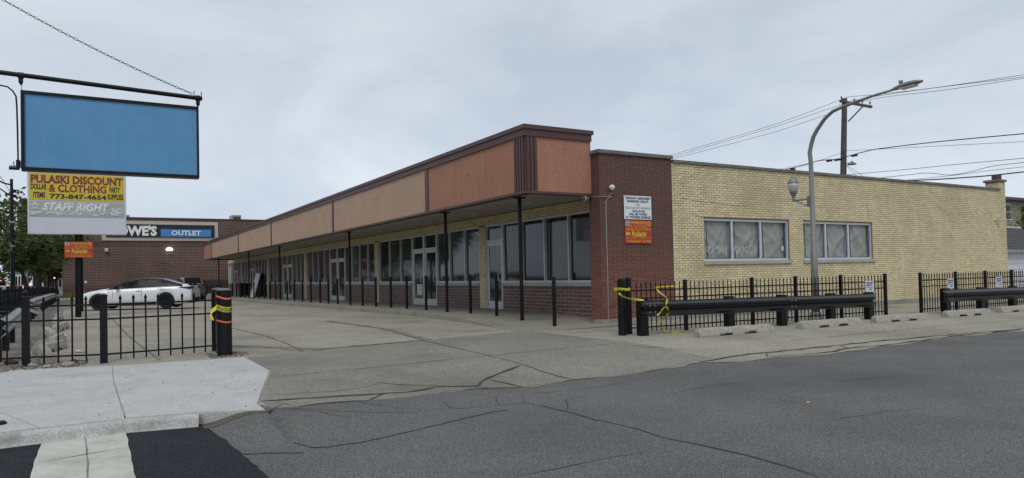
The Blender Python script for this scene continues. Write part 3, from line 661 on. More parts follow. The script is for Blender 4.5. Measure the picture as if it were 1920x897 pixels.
for bi, (a, b, mu, doors, k) in enumerate(bays):
    d0, d1 = min(d[0] for d in doors)-.05, max(d[1] for d in doors)+.05
    for side_, (p_, q_) in enumerate(((a, d0), (d1, b))):
        if q_-p_ < .15: continue
        fr = MB(); t = .05
        ms = [p_]+[m_ for m_ in mu if p_+.2 < m_ < q_-.2]+[q_]
        fr.box((XF+.02, p_+.002, WTOP-.07), (XF+.16, q_-.002, WTOP-.004)); fr.box((XF+.02, p_+.002, SILL), (XF+.16, q_-.002, SILL+.06))
        for i, m_ in enumerate(ms):
            lo = m_ if i == 0 else m_-t/2; hi = m_ if i == len(ms)-1 else m_+t/2
            if i == 0: lo, hi = m_+.003, m_+t
            if i == len(ms)-1: lo, hi = m_-t, m_-.003
            fr.box((XF+.018, lo, SILL+.06), (XF+.162, hi, WTOP-.07))
        w = fr.build('window', 'aluminium', bld)
        MB().box((XF-.05, p_+.003, SILL-.098), (XF+.1, q_-.003, SILL-.002)).build('sill', 'sill', w)
        for i in range(len(ms)-1):
            tilt = random.uniform(-.012, .012)
            MB().add([(XF+.09+tilt, ms[i]+.04, SILL+.05), (XF+.09, ms[i+1]-.04, SILL+.05), (XF+.09-tilt, ms[i+1]-.04, WTOP-.06), (XF+.09, ms[i]+.04, WTOP-.06),
                      (XF+.10+tilt, ms[i]+.04, SILL+.05), (XF+.10, ms[i+1]-.04, SILL+.05), (XF+.10-tilt, ms[i+1]-.04, WTOP-.06), (XF+.10, ms[i]+.04, WTOP-.06)],
                     [(0,3,2,1),(4,5,6,7),(0,1,5,4),(1,2,6,5),(2,3,7,6),(3,0,4,7)], random.random()).build('pane', 'shop_glass', w)
    # doors
    tf = MB(); DH = walkz((d0+d1)/2)+2.17
    tf.box((XF+.015, d0+.003, WTOP-.07), (XF+.165, d1-.003, WTOP-.004)); tf.box((XF+.015, d0+.003, DH), (XF+.165, d1-.003, DH+.06))
    ends = sorted({d0+.003, d1-.053}); posts_ = [(d0+.003, d0+.05), (d1-.05, d1-.003)]
    if len(doors) == 2: posts_.append((doors[0][1]+.005, doors[1][0]-.005))
    for lo, hi in posts_: tf.box((XF+.012, lo, -.1), (XF+.168, hi, DH)); tf.box((XF+.012, lo, DH+.06), (XF+.168, hi, WTOP-.07))
    fw = tf.build('door_frame', 'aluminium', bld)
    for j, (y0, y1) in enumerate(doors):
        MB().box((XF+.08, y0+.003, DH+.05), (XF+.09, y1-.003, WTOP-.06)).build('pane', 'door_glass', fw)
        zb = walkz((y0+y1)/2)+.012; s_ = .10; dl = MB()
        dl.box((XF+.05, y0+.006, zb), (XF+.095, y0+s_, DH-.006)); dl.box((XF+.05, y1-s_, zb), (XF+.095, y1-.006, DH-.006))
        dl.box((XF+.052, y0+s_, zb), (XF+.093, y1-s_, zb+.24)); dl.box((XF+.052, y0+s_, DH-.006-.12), (XF+.093, y1-s_, DH-.006))
        dr = dl.build('door', 'aluminium', bld)
        MB().box((XF+.068, y0+s_-.01, zb+.23), (XF+.076, y1-s_+.01, DH-.12)).build('pane', 'door_glass', dr)
        hy = y0+.05 if j == 0 and len(doors) == 1 or j == 1 and False else (y0+.05 if j == 0 else y0+.05)
        MB().tube([(XF+.05, hy, zb+.92), (XF-.03, hy, zb+.92), (XF-.03, hy+.12, zb+.92), (XF-.03, hy+.12, zb+1.12), (XF-.03, hy, zb+1.15), (XF+.05, hy, zb+1.15)], .013, 6).build('handle', 'white_plastic', dr)
# torn paper inside the left door of bay two, and posters in the far shop
MB().box((XF+.060, 25.72, .62), (XF+.064, 26.25, 1.05)).build('torn_paper', 'trash', bld)
MB().box((XF+.070, 70.9, 1.3), (XF+.076, 71.55, 2.6)).build('shop_poster', 'navy', bld)
for k in range(7): MB().box((XF+.062, 71.05, 1.35+.18*k), (XF+.068, 71.35, 1.44+.18*k)).build('poster_mark', 'shop_sign_glow', bld)
MB().box((XF+.070, 66.9, 1.25), (XF+.076, 67.35, 2.5)).build('shop_poster', 'pale_red', bld, label='tall red poster in the far shop window')
MB().box((XF+.070, 58.9, 2.5), (XF+.076, 57.2, 2.9)).build('shop_poster', 'maroon', bld)

# --- canopy
XC, YC0, YC1, ZB, ZT = 8.5, 13.58, 68.4, 3.21, 4.79
can = MB().box((XC+.05, YC0+.05, ZB+.02), (XC+.35, YC1-.05, ZT-.1)).box((XC+.35, YC0+.05, ZB+.02), (XP-.005, YC0+.35, ZT-.1)).box((XC+.36, YC1-.35, ZB+.02), (XF+.2, YC1-.05, ZT-.1)).build('canopy', 'brown_trim', bld)
MB().box((XC+.35, YC0+.36, SOFF), (XF-.003, YC1-.36, SOFF+.06)).build('soffit', 'soffit', can)
sj = MB()
for i in range(26):
    y = 15+2.05*i; sj.box((XC+.36, y, SOFF-.004), (XF-.02, y+.015, SOFF+.002))
sj.box((9.85, YC0+.4, SOFF-.005), (9.862, YC1-.4, SOFF+.002)); sj.build('soffit_joint', 'stain', can)
for y in (16.3, 19.6, 23, 28, 33, 39, 46, 54): MB().lathe((10.3, y, SOFF-.03), [(.11, 0), (.11, .03)], 12).build('downlight', 'aluminium', can)
MB().box((XC+.3, YC0+.3, ZT-.12), (XP-.01, YC1-.3, ZT-.10)).build('canopy_roof', 'roofing', can)
mj = [19.12, 28.66, 40.45, 50.86, 63.53]
minor = [15.49, 17.25, 20.95, 22.68, 24.64, 26.56, 30.65, 32.55, 34.47, 36.44, 38.41, 42.6, 44.52, 46.51, 48.52, 52.96, 54.89, 57.62, 60.61, 65.5]
cuts = sorted([(13.98, 1)]+[(y, 1) for y in mj]+[(y, 0) for y in minor]+[(YC1-.12, 1)])
for (a, ka), (b, kb) in zip(cuts[:-1], cuts[1:]):
    lo = a+(.115 if ka else .006); hi = b-(.115 if kb else .006); mat_ = 'terracotta' if (a < 19 or a > 63) else 'tan_stucco'
    MB().box((XC+.012, lo, ZB+.06), (XC+.06, hi, ZT-.255)).build('fascia_panel', mat_, can)
for y in mj: MB().box((XC-.015, y-.11, ZB+.062), (XC+.07, y+.11, ZT-.257)).build('batten', 'brown_trim', can)
MB().box((XC+.33, YC0+.012, ZB+.06), (XP-.02, YC0+.06, ZT-.255)).build('fascia_panel', 'terracotta', can)
# ribbed corner
mb = MB(); mb.box((XC+.004, YC0+.004, ZB+.06), (XC+.055, 13.98+.10, ZT-.257)); mb.box((XC+.055, YC0+.004, ZB+.06), (XC+.325, YC0+.055, ZT-.257))
for i in range(4): y = 13.62+.115*i; mb.box((XC-.022, y+.02, ZB+.061), (XC+.004, y+.09, ZT-.258))
for i in range(3): x = XC+.02+.105*i; mb.box((x+.012, YC0-.02, ZB+.061), (x+.082, YC0+.004, ZT-.258))
mb.build('ribbed_corner', 'brown_trim', can)
# bands: bottom trim, frieze and coping
for name, o1, z0, z1 in (('bottom_trim', .02, ZB, ZB+.058), ('frieze', .03, ZT-.255, ZT-.10), ('cap', .065, ZT-.098, ZT)):
    mb = MB(); mb.box((XC-o1, YC0-o1, z0), (XC+.08, YC1, z1)); mb.box((XC+.08+.001, YC0-o1, z0), (XP+(.03 if name == 'cap' else -.01), YC0+.08, z1))
    mb.box((XC+.081, YC1-.08, z0), (XF, YC1, z1)); mb.build(name, 'brown_trim', can)
# exposed sign wires poking out of the panels
for (y, z) in ((16.4, 4.0), (29.9, 4.1), (27.7, 4.05), (23.4, 4.1), (37.4, 4.0), (43.4, 4.0), (45.6, 3.9), (31.2, 4.0), (52, 4), (59, 4)):
    MB().tube([(XC+.02, y, z), (XC-.05, y+.03, z+.03), (XC-.06, y+.09, z-.01), (XC-.04, y+.12, z-.12), (XC-.01, y+.05, z-.2)], .005, 4).build('loose_wire', 'brown_trim', can)
# steel posts under the canopy
for (px_, py_) in ((979,598),(838.5,584),(657,571),(525.5,563),(467.5,559),(411,556)):
    p = PX(px_, py_, 9.3); z0 = walkz(p.y) if p.y < 60 else p.z
    mb = MB(); mb.tube([(9.3, p.y, z0-.05), (9.3, p.y, SOFF-.015)], .048, 12); mb.box((9.3-.13, p.y-.1, SOFF-.03), (9.3+.13, p.y+.1, SOFF-.002)); mb.lathe((9.3, p.y, z0), [(.07,0),(.07,.015)], 12)
    mb.build('column', 'black_paint', bld)
# conduit, lamp and camera on the red wall
P = lambda x, y, d=.03: PY(x, y, YS-d)
cd = MB(); cd.tube([P(1141,609), P(1139,500), P(1136.5,420), P(1136,380), P(1138,374), P(1142,371), P(1147,369)], .013, 6)
cd.tube([PX(1108,369.5,XP-.03), P(1120,369), P(1130,368.8), P(1139,369.2), P(1144,366), P(1147,361), P(1147.3,356)], .012, 6)
cd.build('conduit', 'galvanised', bld)
lp = MB(); q = P(1147.5, 352, .08); lp.lathe((q.x, q.y, q.z-.05), [(.02,-.02),(.05,0),(.075,.04),(.07,.09),(.02,.12)], 12); q2 = P(1146, 352, .02); lp.tube([q2, q], .03, 8)
tag(lp.build('wall_sensor', 'white_plastic', None, smooth=True), 'small round white light fixture on conduit high on the red brick wall', 'light fixture')
def sec_cam(c, d, label, wall):
    c, d = Vector(c), Vector(d).normalized(); t = thing('security_camera', label, 'camera', c)
    mb = MB(); mb.tube([c-d*.1, c+d*.09], .045, 10); mb.obox(c+d*.01+Vector((0,0,.048)), d*.12, d.cross(Vector((0,0,1)))*.05, Vector((0,0,.006))); mb.build('housing', 'white_plastic', t)
    MB().tube([c+d*.088, c+d*.094], .034, 10).build('lens', 'sign_black', t)
    mb = MB(); mb.tube([c-d*.04, Vector(wall)], .018, 6); mb.tube([Vector(wall), Vector(wall)-(c-Vector(wall)).normalized()*.02], .045, 10); mb.build('bracket', 'white_plastic', t)
q = PX(1098, 372, XP-.16); sec_cam(q, (-1, -.5, -.25), 'white bullet security camera under the canopy beside the red brick corner', (XP, q.y+.06, q.z+.02))
q = PY(1876, 412, YS-.15); sec_cam(q, (.9, -.4, -.05), 'white bullet security camera near the far end of yellow brick side wall', (q.x-.1, YS, q.z))

# walkway in front of the shops
mb = MB(); wy = [12.62, 12.9, 13.2, 13.6, 14.2, 15, 16, 17, 18, 20, 22, 25, 28, 31, 35, 40, 45, 50, 55, 60, 66, 72]
we = [(12.6, 8.9), (13.03, 7.85), (15.5, 8.2), (18.9, 8.55), (25, 8.5), (37, 8.3), (50, 8.15), (72, 8.1)]
vs = []
for y in wy:
    e = lerp_list(we, y); top = walkz(y)
    vs += [(e-.02, y, lotz(e, y)-.05), (e, y, max(top-.012, lotz(e, y)+.004)), (e+.06, y, max(top, lotz(e, y)+.008)), (9.6, y, top+.006), (XF+.2, y, top+.012)]
mb.add(vs, [(j*5+i, j*5+i+1, (j+1)*5+i+1, (j+1)*5+i) for j in range(len(wy)-1) for i in range(4)])
walk = mb.build('shop_walkway', 'concrete_walk', kind='structure')
zw_ = lambda x, y: walkz(y)+.008
for i, y in enumerate((15.1, 17.9, 21, 24.2, 27.5, 31, 35, 39.5)): ribbon([(lerp_list(we, y)+.05, y), (9.6, y+.02), (XF-.03, y)], .02, dz=.005, jit=.006, zf=zw_, parent=walk, seed=200+i, name='joint')

# ================================================================== BOLLARDS
ORD = ['first','second','third','fourth','fifth','sixth','seventh','eighth','ninth','tenth','eleventh','twelfth','thirteenth','fourteenth','fifteenth','sixteenth','seventeenth','eighteenth','nineteenth','twentieth','twenty-first','twenty-second','twenty-third','twenty-fourth','twenty-fifth']
def bollard(c, r, h, label, group=None, cap=True, name='bollard'):
    t = thing(name, label, 'bollard', c, group)
    MB().tube([(c[0], c[1], c[2]-.08), (c[0], c[1], c[2]+h)], r, 20).build('pipe', 'black_paint', t, smooth=False)
    if cap: MB().lathe((c[0], c[1], c[2]+h), [(r*1.02, 0), (r*.95, .012), (r*.6, .03), (.002, .04)], 20).build('cap', 'coping' if r > .1 else 'black_matt', t)
    return t
bpx = [1040, 931, 882, 799, 763, 733, 705, 680, 633.3, 616, 600.6, 583.3, 567.3, 552.4, 539, 517.3, 507, 496.2, 486, 476.5, 459.5, 451, 443.6, 436, 428]
b0 = None
hints = {0: 'standing alone just past the canopy corner post', 1: 'in front of the single glass door nearest the corner', 4: 'standing before the double glass doors'}
for i, x in enumerate(bpx):
    if i == 0: p = PZ(1040, 611, .14)
    else: q = PX(x, 570, 9.35); p = Vector((9.35, q.y, walkz(q.y)))
    lab = 'slim black bollard on the shop walkway, ' + ORD[i] + ' of the row from the corner' + ((', ' + hints[i]) if i in hints else '')
    lab = ' '.join(lab.split()[:16])
    if b0 is None:
        b0 = thing('bollard', lab, 'bollard', p, 'slim black bollards along the shop walkway'); bb = p.copy()
        MB().tube([(p.x, p.y, p.z-.08), (p.x, p.y, p.z+1.12)], .046, 14).build('pipe', 'black_paint', b0)
        MB().lathe((p.x, p.y, p.z+1.12), [(.047, 0), (.044, .008), (.025, .016), (.002, .02)], 14).build('cap', 'black_matt', b0)
    else: copy_thing(b0, p-bb, lab)
def tape_ring(c, r, z, m, w, name, label, cat, drop=0, wob=.012, txt=None, a0=0, a1=6.2832):
    mb = MB(); n_ = 28; vs = []
    for i in range(n_+1):
        a = a0+(a1-a0)*i/n_; zz = z+wob*math.sin(a*2+1)+drop*math.sin(a-.5)
        for s_ in (-1, 1): vs.append((c[0]+math.cos(a)*(r+.004), c[1]+math.sin(a)*(r+.004), zz+s_*w/2))
    mb.add(vs, [(2*i, 2*i+2, 2*i+3, 2*i+1) for i in range(n_)])
    o = mb.build(name, m); o.modifiers.new('s', 'SOLIDIFY').thickness = .002; return tag(o, label, cat)
# two stout bollards at the end of the left fence
cl = GZ(421.5, 667); cl2 = GZ(414, 659); cl2 = cl2+Vector((-.0, 0, 0))
bollard(cl, .118, 1.08, 'stout black bollard wrapped in orange and yellow tape beside the left fence')
bollard(cl2+Vector((-.02, .12, 0)), .11, 1.08, 'stout black bollard half hidden behind the taped one at the left fence end')
tape_ring(cl, .12, cl.z+.97, 'tape_orange', .028, 'marking_tape', 'upper orange tape band around the stout bollard by the left fence', 'tape', drop=.02)
tape_ring(cl, .12, cl.z+.575, 'tape_orange', .024, 'marking_tape', 'lower orange tape band around the stout bollard by the left fence', 'tape', drop=.01)
pt = tape_ring(cl, .121, cl.z+.79, 'tape_yellow', .085, 'police_tape', 'yellow police tape wrapped around the stout bollard by the left fence', 'tape', drop=.02)
def ring_text(body, c, r, z, a0, a1, h, m, parent):
    # lettering bent round a pipe
    cu = bpy.data.curves.new('t', 'FONT'); cu.body = body; cu.offset = .02; cu.resolution_u = 2
    to = bpy.data.objects.new('t', cu); COL.objects.link(to); dg = bpy.context.evaluated_depsgraph_get(); dg.update()
    me = bpy.data.meshes.new_from_object(to.evaluated_get(dg)); bpy.data.objects.remove(to)
    xs = [v.co.x for v in me.vertices]; ys = [v.co.y for v in me.vertices]
    for v in me.vertices:
        a = a0+(a1-a0)*(v.co.x-min(xs))/(max(xs)-min(xs)); zz = (v.co.y-min(ys))/(max(ys)-min(ys)); v_ = (c[0]+math.cos(a)*r, c[1]+math.sin(a)*r, z+(zz-.5)*h+.012*math.sin(a*2+1)+.02*math.sin(a-.5))
        v.co = v_
    me.materials.clear(); me.materials.append(MATS[m]); return link('lettering', me, parent)
av = math.atan2(-cl.y, -cl.x)
ring_text('POLICE LINE', cl, .132, cl.z+.79, av-.9, av+1.25, .055, 'sign_black', pt)
mb = MB(); q = cl+Vector((-.125, -.02, .8))
mb.add([q+Vector(v) for v in ((0,0,.03),(.0,-.03,-.03),(-.075,-.02,-.10),(-.085,.0,-.03),(-.10,-.03,-.19),(-.035,-.03,-.21))], [(0,1,2,3),(3,2,5,4)]); mb.build('tape_tail', 'tape_yellow', pt)
# right pair
cr_ = GZ(1167.5, 629); cr2 = GZ(1180, 627)
bollard(cr_, .085, 1.08, 'stout black bollard wrapped in yellow police tape by the red brick corner')
t_ = bollard(cr2, .062, 1.10, 'black square-topped fence bollard standing right behind the police-taped bollard', cap=True)
pr = tape_ring(cr_+Vector((.045, .04, 0)), .158, cr_.z+.90, 'tape_yellow', .05, 'police_tape', 'yellow police tape looped around the bollards by the red brick corner', 'tape', drop=.0, wob=.01)
avr = math.atan2(-cr_.y, -cr_.x); ring_text('POLICE LINE DO NOT', cr_+Vector((.045, .04, 0)), .170, cr_.z+.90, avr-.6, avr+1.1, .03, 'sign_black', pr)

# ================================================================== IRON FENCES
PK = {}
def picket_mesh(h, w=.016, spear=True):
    key = (round(h, 2), w)
    if key in PK: return PK[key]
    mb = MB(); mb.box((-w/2, -w/2, 0), (w/2, w/2, h-.12))
    if spear:
        s_ = [(w*.45, h-.12), (w*1.0, h-.115), (w*1.0, h-.10), (w*.6, h-.09), (w*1.25, h-.055), (w*.15, h)]
        mb.lathe((0, 0, 0), s_, 4)
    me = bpy.data.meshes.new('picket'); me.from_pydata(mb.v, [], mb.f); me.materials.append(MATS['black_matt']); PK[key] = me; return me
def iron_fence(pts, label, H=1.02, sp=.118, zf=lotz, postw=.065, rails=(.12, .70, .86), cap=True, maxp=290, offpost=0, lead=0, group=None, first=True, ball=None, posth=1.06, thick=.016):
    t = thing('iron_fence', label, 'fence', (*pts[0][:2], zf(*pts[0][:2])), group); cnt = 0; rest = MB()
    for i, p in enumerate(pts):
        if i == 0 and not first: continue
        z = zf(*p[:2]); w = postw/2
        po = MB().box((p[0]-w, p[1]-w, z-.05), (p[0]+w, p[1]+w, z+posth)).build('post', 'black_paint', t)
        mb = MB().box((p[0]-w-.008, p[1]-w-.008, z+posth), (p[0]+w+.008, p[1]+w+.008, z+posth+.018)); mb.lathe((p[0], p[1], z+posth+.018), [(w, 0), (w*.6, .012), (.003, .02)], 4)
        if ball == i: mb.lathe((p[0], p[1], z+posth+.02), [(.012,0),(.012,.02),(.03,.035),(.038,.06),(.03,.085),(.003,.1)], 12)
        mb.build('post_cap', 'black_paint', po)
    for a, b in zip(pts[:-1], pts[1:]):
        A_ = Vector((a[0], a[1], zf(*a[:2]))); B2 = Vector((b[0], b[1], zf(*b[:2]))); L_ = (B2-A_).length; d = (B2-A_).normalized()
        for rz in rails: MB().bar(A_+Vector((0,0,rz*H))+d*postw*.4, B2+Vector((0,0,rz*H))-d*postw*.4, .022, .026).build('rail', 'black_matt', t)
        k = max(1, round((L_-postw)/sp)-1); ang = math.atan2(d.y, d.x)
        for i in range(1, k+1):
            q = A_+(B2-A_)*(postw/2+(L_-postw)*i/(k+1))/L_; q.z += .035
            if cnt < maxp:
                o = link('picket', picket_mesh(H, thick), t, loc=q); o.rotation_euler = (random.uniform(-.006, .006), random.uniform(-.006, .006), ang); cnt += 1
            else:
                me = picket_mesh(H, thick); rest.add([v.co+q for v in me.vertices], [tuple(p.vertices) for p in me.polygons])
    if rest.v: rest.build('picket', 'black_matt', t, kind='stuff')
    return t
def XY(p): return (p.x, p.y)
# right fence, two stretches with a gap
fr1 = [GZ(x, y) for x, y in ((1183,627),(1297.5,620.5),(1412,610.5),(1500,605),(1588,599),(1661.5,592.5))]
Lf = [XY(p) for p in fr1]
a, b = Vector(Lf[0]), Vector(Lf[-1]); Lf = [tuple(a+(b-a)*((Vector(p)-a).dot((b-a))/(b-a).length_squared)) for p in Lf]
iron_fence(Lf, 'black iron picket fence in front of the red and yellow walls, behind the long guardrail', H=1.0, posth=1.03, first=False)
fr2 = [GZ(x, y) for x, y in ((1727.7,589),(1791,583.5),(1847,579),(1899,575))]; L2 = [XY(p) for p in fr2]
a, b = Vector(L2[0]), Vector(L2[-1]); L2 = [tuple(a+(b-a)*((Vector(p)-a).dot((b-a))/(b-a).length_squared)) for p in L2]
dv = (b-a)/3; L2 += [tuple(Vector(L2[-1])+dv*k) for k in (1, 2, 3)]
iron_fence(L2, 'black iron picket fence at far right behind the shorter guardrail, past the gap', H=1.0, posth=1.03)
# left fence, parallel to the side street
fl = [GZ(x, y) for x, y in ((-110, 697),(49,687),(195,681),(412,662))]
iron_fence([XY(p) for p in fl], 'black iron picket fence between pale pavement and car park, in front of the white car', H=1.02, sp=.19, posth=1.04, first=True, ball=1, postw=.105, rails=(.13, .67, .89), thick=.02)
# long fence running away along the avenue
pf = [(-2.05-.012*(y-14), y) for y in [13.5+2.4*i for i in range(24)]]
iron_fence(pf, 'long black iron fence running away between the car park and the tree-lined avenue', H=1.02, sp=.125, posth=1.10, postw=.09, maxp=290, thick=.02)
# bracket at the foot of the middle post
q = GZ(190, 682); tag(MB().box((q.x-.09, q.y-.1, q.z-.01), (q.x-.02, q.y+.02, q.z+.09)).build('concrete_lump', 'rock'), 'small dark lump at the foot of the middle left fence post', 'rubble')

# ================================================================== GUARDRAILS
WB = [(0, 0), (0, .018), (-.020, .026), (-.080, .062), (-.083, .112), (-.024, .142), (-.018, .152), (-.018, .166), (-.080, .194), (-.083, .240), (-.030, .282), (0, .290), (0, .31)]
def guardrail(pa, pb, posts, zt, m, label, joints=(), side=None, postw=.17, mp='black_paint', flare=True, bolts=True, zf=lotz, offs=.09, pn='post', zab=None):
    pa, pb = Vector(pa), Vector(pb); t = thing('guardrail', label, 'guardrail', (pa.x, pa.y, zf(pa.x, pa.y)))
    d = (pb-pa); L_ = d.length; d.normalize(); sv = Vector((d.y, -d.x, 0)) if side is None else Vector(side)
    cuts_ = [0]+list(joints)+[L_]
    for i, (a, b) in enumerate(zip(cuts_[:-1], cuts_[1:])):
        A_ = pa+d*a; B2 = pa+d*b
        za = zf(A_.x, A_.y)+zt-.31+(.0 if i % 2 == 0 else .004); zb = zf(B2.x, B2.y)+zt-.31+(.0 if i % 2 == 0 else .004)
        if zab: za, zb = [zab[0]+(zab[1]-zab[0])*q_/L_-.31+.003*(i % 2) for q_ in (a, b)]
        A3 = Vector((A_.x, A_.y, za)); B3 = Vector((B2.x, B2.y, zb))
        mb = MB(); pf_ = [(-p[0]+offs+(.002*(i % 2)), p[1]) for p in WB]; back = [(p[0]-.005, p[1]) for p in pf_][::-1]
        mb.extrude(pf_+back, A3, B3+d*.02, sv, closed=True); rl = mb.build('beam', m, t)
        if flare and i == 0:
            mb = MB(); 
            mb.extrude([(q[0]-.01, q[1]*1.0) for q in pf_[2:6]]+[(q[0]-.018, q[1]) for q in pf_[2:6]][::-1], A3-d*.06, A3, sv, closed=True); mb.extrude([(q[0]-.01, q[1]) for q in pf_[7:11]]+[(q[0]-.018, q[1]) for q in pf_[7:11]][::-1], A3-d*.06, A3, sv, closed=True); mb.build('beam_end', m, t)
        if bolts:
            for off in (.12, .24):
                for zz in (.09, .215):
                    q = A3+d*off+sv*(offs+.086)+Vector((0,0,zz)); MB().obox(q, d*.011, Vector((0,0,.011)), sv*.006).build('bolt', 'galvanised', rl)
    for s_ in posts:
        q = pa+d*s_; z = zf(q.x, q.y); w = postw/2
        zp = (zab[0]+(zab[1]-zab[0])*s_/L_+.035) if zab else z+zt+.035
        MB().obox((q.x, q.y, (zp+z-.06)/2), d*w, sv*(.075), (0,0,(zp-z+.06)/2)).build(pn, mp, t)
    return t
ga, gb = GZ(1203, 631), GZ(1686, 597)
ga2, gb2 = Vector(XY(ga)), Vector(XY(gb)); 
gpost = [GZ(x, y) for x, y in ((1204,630),(1331,615),(1439,609),(1537,603),(1630,599))]
dd = (Vector(XY(gpost[-1]))-Vector(XY(gpost[0]))); Lg = dd.length; dn = dd.normalized(); st = Vector(XY(gpost[0]))
ps = [max(.02, (Vector(XY(p))-st).dot(dn)) for p in gpost]
end = (Vector(XY(PZ(1686, 545, .83)))-st).dot(dn)
def V3(v): return Vector((v.x, v.y, 0))
guardrail(V3(st)-V3(dn)*.05, V3(st)+V3(dn)*(end), [s+.05 for s in ps], .625, 'rail_paint', 'long black steel guardrail with draped police tape, in front of the yellow wall', joints=(ps[2]+.05, ps[4]+.05), zab=(PY(1222, 564, st.y-.15).z, PY(1680, 548, (st+dn*end).y-.15).z))
g2 = [GZ(x, y) for x, y in ((1774,588),(1839,583),(1899,578.5))]; st2 = Vector(XY(g2[0])); dn2 = (Vector(XY(g2[-1]))-st2).normalized(); p2 = [(Vector(XY(p))-st2).dot(dn2) for p in g2]
guardrail(V3(st2)-V3(dn2)*.25, V3(st2)+V3(dn2)*9, [s+.25 for s in p2]+[p2[-1]+.25+1.9*k for k in (1, 2, 3)], .625, 'rail_paint', 'shorter black steel guardrail at far right, cut off by the picture edge', joints=(p2[-1]+2.4,), zab=(PY(1762, 544.6, st2.y-.15).z, PY(1762, 544.6, st2.y-.15).z+(PY(1918, 538.6, g2[-1].y-.15).z-PY(1762, 544.6, st2.y-.15).z)*(9.25)/(p2[-1]+.25)))
# tape draped over the long rail
def tape_path(pts, w, label, name='police_tape', twist=.6):
    mb = MB(); P3 = []
    for a, b in zip(pts[:-1], pts[1:]):
        for i in range(7): P3.append(Vector(a)+(Vector(b)-Vector(a))*i/7)
    P3.append(Vector(pts[-1])); vs = []
    for i, p in enumerate(P3):
        t = (P3[min(i+1, len(P3)-1)]-P3[max(i-1, 0)]).normalized(); a = i*twist*.25; n1 = t.cross(Vector((.55, .83, 0))).normalized(); n2 = t.cross(n1)
        nn = n1*math.cos(math.sin(a)*1.1)+n2*math.sin(math.sin(a)*1.1)
        for s_ in (-1, 1): vs.append(p+nn*w/2*s_)
    mb.add(vs, [(2*i, 2*i+1, 2*i+3, 2*i+2) for i in range(len(P3)-1)]); o = mb.build(name, 'tape_yellow'); o.modifiers.new('s', 'SOLIDIFY').thickness = .002; return tag(o, label, 'tape')
yr = st.y
def TP(x, y, dy=0): return PY(x, y, yr-.19+dy)
tape_path([TP(1160,550,.05), TP(1167,556), TP(1180,560), TP(1195,562), TP(1207,563,.08)], .04, 'police tape strand stretched from the taped bollard to the long guardrail end')
tape_path([PY(1284,540,yr+.42), PY(1260,537,yr+.42), PY(1228,539,yr+.40), PY(1236,548,yr+.3), TP(1247,556,.1), TP(1252,563,-.02), TP(1249,574), TP(1254,585), TP(1251,590), PY(1240,601,yr), PY(1238,608,yr+.05), GZ(1243,620,.02), GZ(1260,623,.015), GZ(1296,622,.015)], .035, 'yellow police tape hanging from the fence over the long guardrail to the ground')
tape_path([TP(1251,562,-.03), TP(1247,575), TP(1239,584), TP(1233,591), TP(1227,592,.1)], .03, 'loose yellow tape end looped over the front of the long guardrail')
# left galvanised rails
gz_ = lambda x, y: lotz(x, y)
guardrail((-1.35, 13.6, 0), (-1.55, 19.2, 0), [.4, 2.4, 4.4], .72, 'galvanised', 'battered galvanised guardrail close behind the left picket fence', joints=(2.6,), side=(1, 0, 0), mp='black_paint', flare=False)
lr = guardrail((-1.70, 24, 0), (-2.45, 58, 0), [.5+2*i for i in range(17)], .74, 'galvanised', 'far galvanised guardrail with a torn bent end, running away beside the long fence', joints=(4, 8, 12, 16, 20, 24, 28), side=(1, 0, 0), mp='black_paint', flare=False, bolts=False)
mb = MB(); pf_ = [(-p[0]+.09, p[1]) for p in WB]
mb.extrude(pf_+[(p[0]-.006, p[1]) for p in pf_][::-1], (-1.70, 24, gz_(-1.7, 24)+.43), (-1.42, 23.1, gz_(-1.7, 24)+.36), (1, 0, 0), closed=True)
mb.extrude([(q[0], q[1]*.7) for q in pf_]+[(p[0]-.006, p[1]*.7) for p in pf_][::-1], (-1.42, 23.1, gz_(-1.7, 24)+.36), (-1.2, 23.0, gz_(-1.7, 24)+.02), (.8, -.6, 0), closed=True); mb.build('bent_end', 'galvanised', lr)

# ================================================================== WHEEL STOPS
def wheel_stop(pa, pb, label, m='concrete_stop', zoff=0, group='concrete wheel stops along the side street', hh=.15, loc_jit=0, rseed=0):
    pa, pb = Vector(pa), Vector(pb); L_ = (pb-pa).length; d = (pb-pa).normalized(); sv = Vector((d.y, -d.x, 0)).normalized(); rd = random.Random(rseed)
    st_ = [0, .02, .10, .45, .47, .75, .77, 1.05, 1.07, 1.35, 1.37, 1.72, 1.80, 1.82]; st_ = [s*L_/1.82 for s in st_]; bz = [0, 0, 0, 0, .045, .045, 0, 0, .045, .045, 0, 0, 0, 0]
    mb = MB(); vs = []; m_ = len(st_)
    for i, s_ in enumerate(st_):
        k = .45 if i in (0, m_-1) else 1; wb, wt = .10, .065; hz = hh*(.62 if i in (0, m_-1) else (.92 if i in (1, m_-2) else 1))
        for (o_, z) in ((wb, bz[i]), (wb*.97, bz[i]+.03), (wt, hz-.02), (wt*.7, hz), (-wt*.7, hz), (-wt, hz-.02), (-wb*.97, bz[i]+.03), (-wb, bz[i])):
            q = pa+d*s_+sv*(o_+rd.uniform(-.004, .004)); vs.append((q.x, q.y, q.z+z+zoff+rd.uniform(-.003, .003)))
    mb.add(vs, [(i*8+k, i*8+(k+1) % 8, (i+1)*8+(k+1) % 8, (i+1)*8+k) for i in range(m_-1) for k in range(8)]); mb.add(vs[:8], [tuple(range(7, -1, -1))]); mb.add(vs[-8:], [tuple(range(8))])
    o = mb.build('wheel_stop', m); 
    return tag(o, label, 'wheel stop', group)
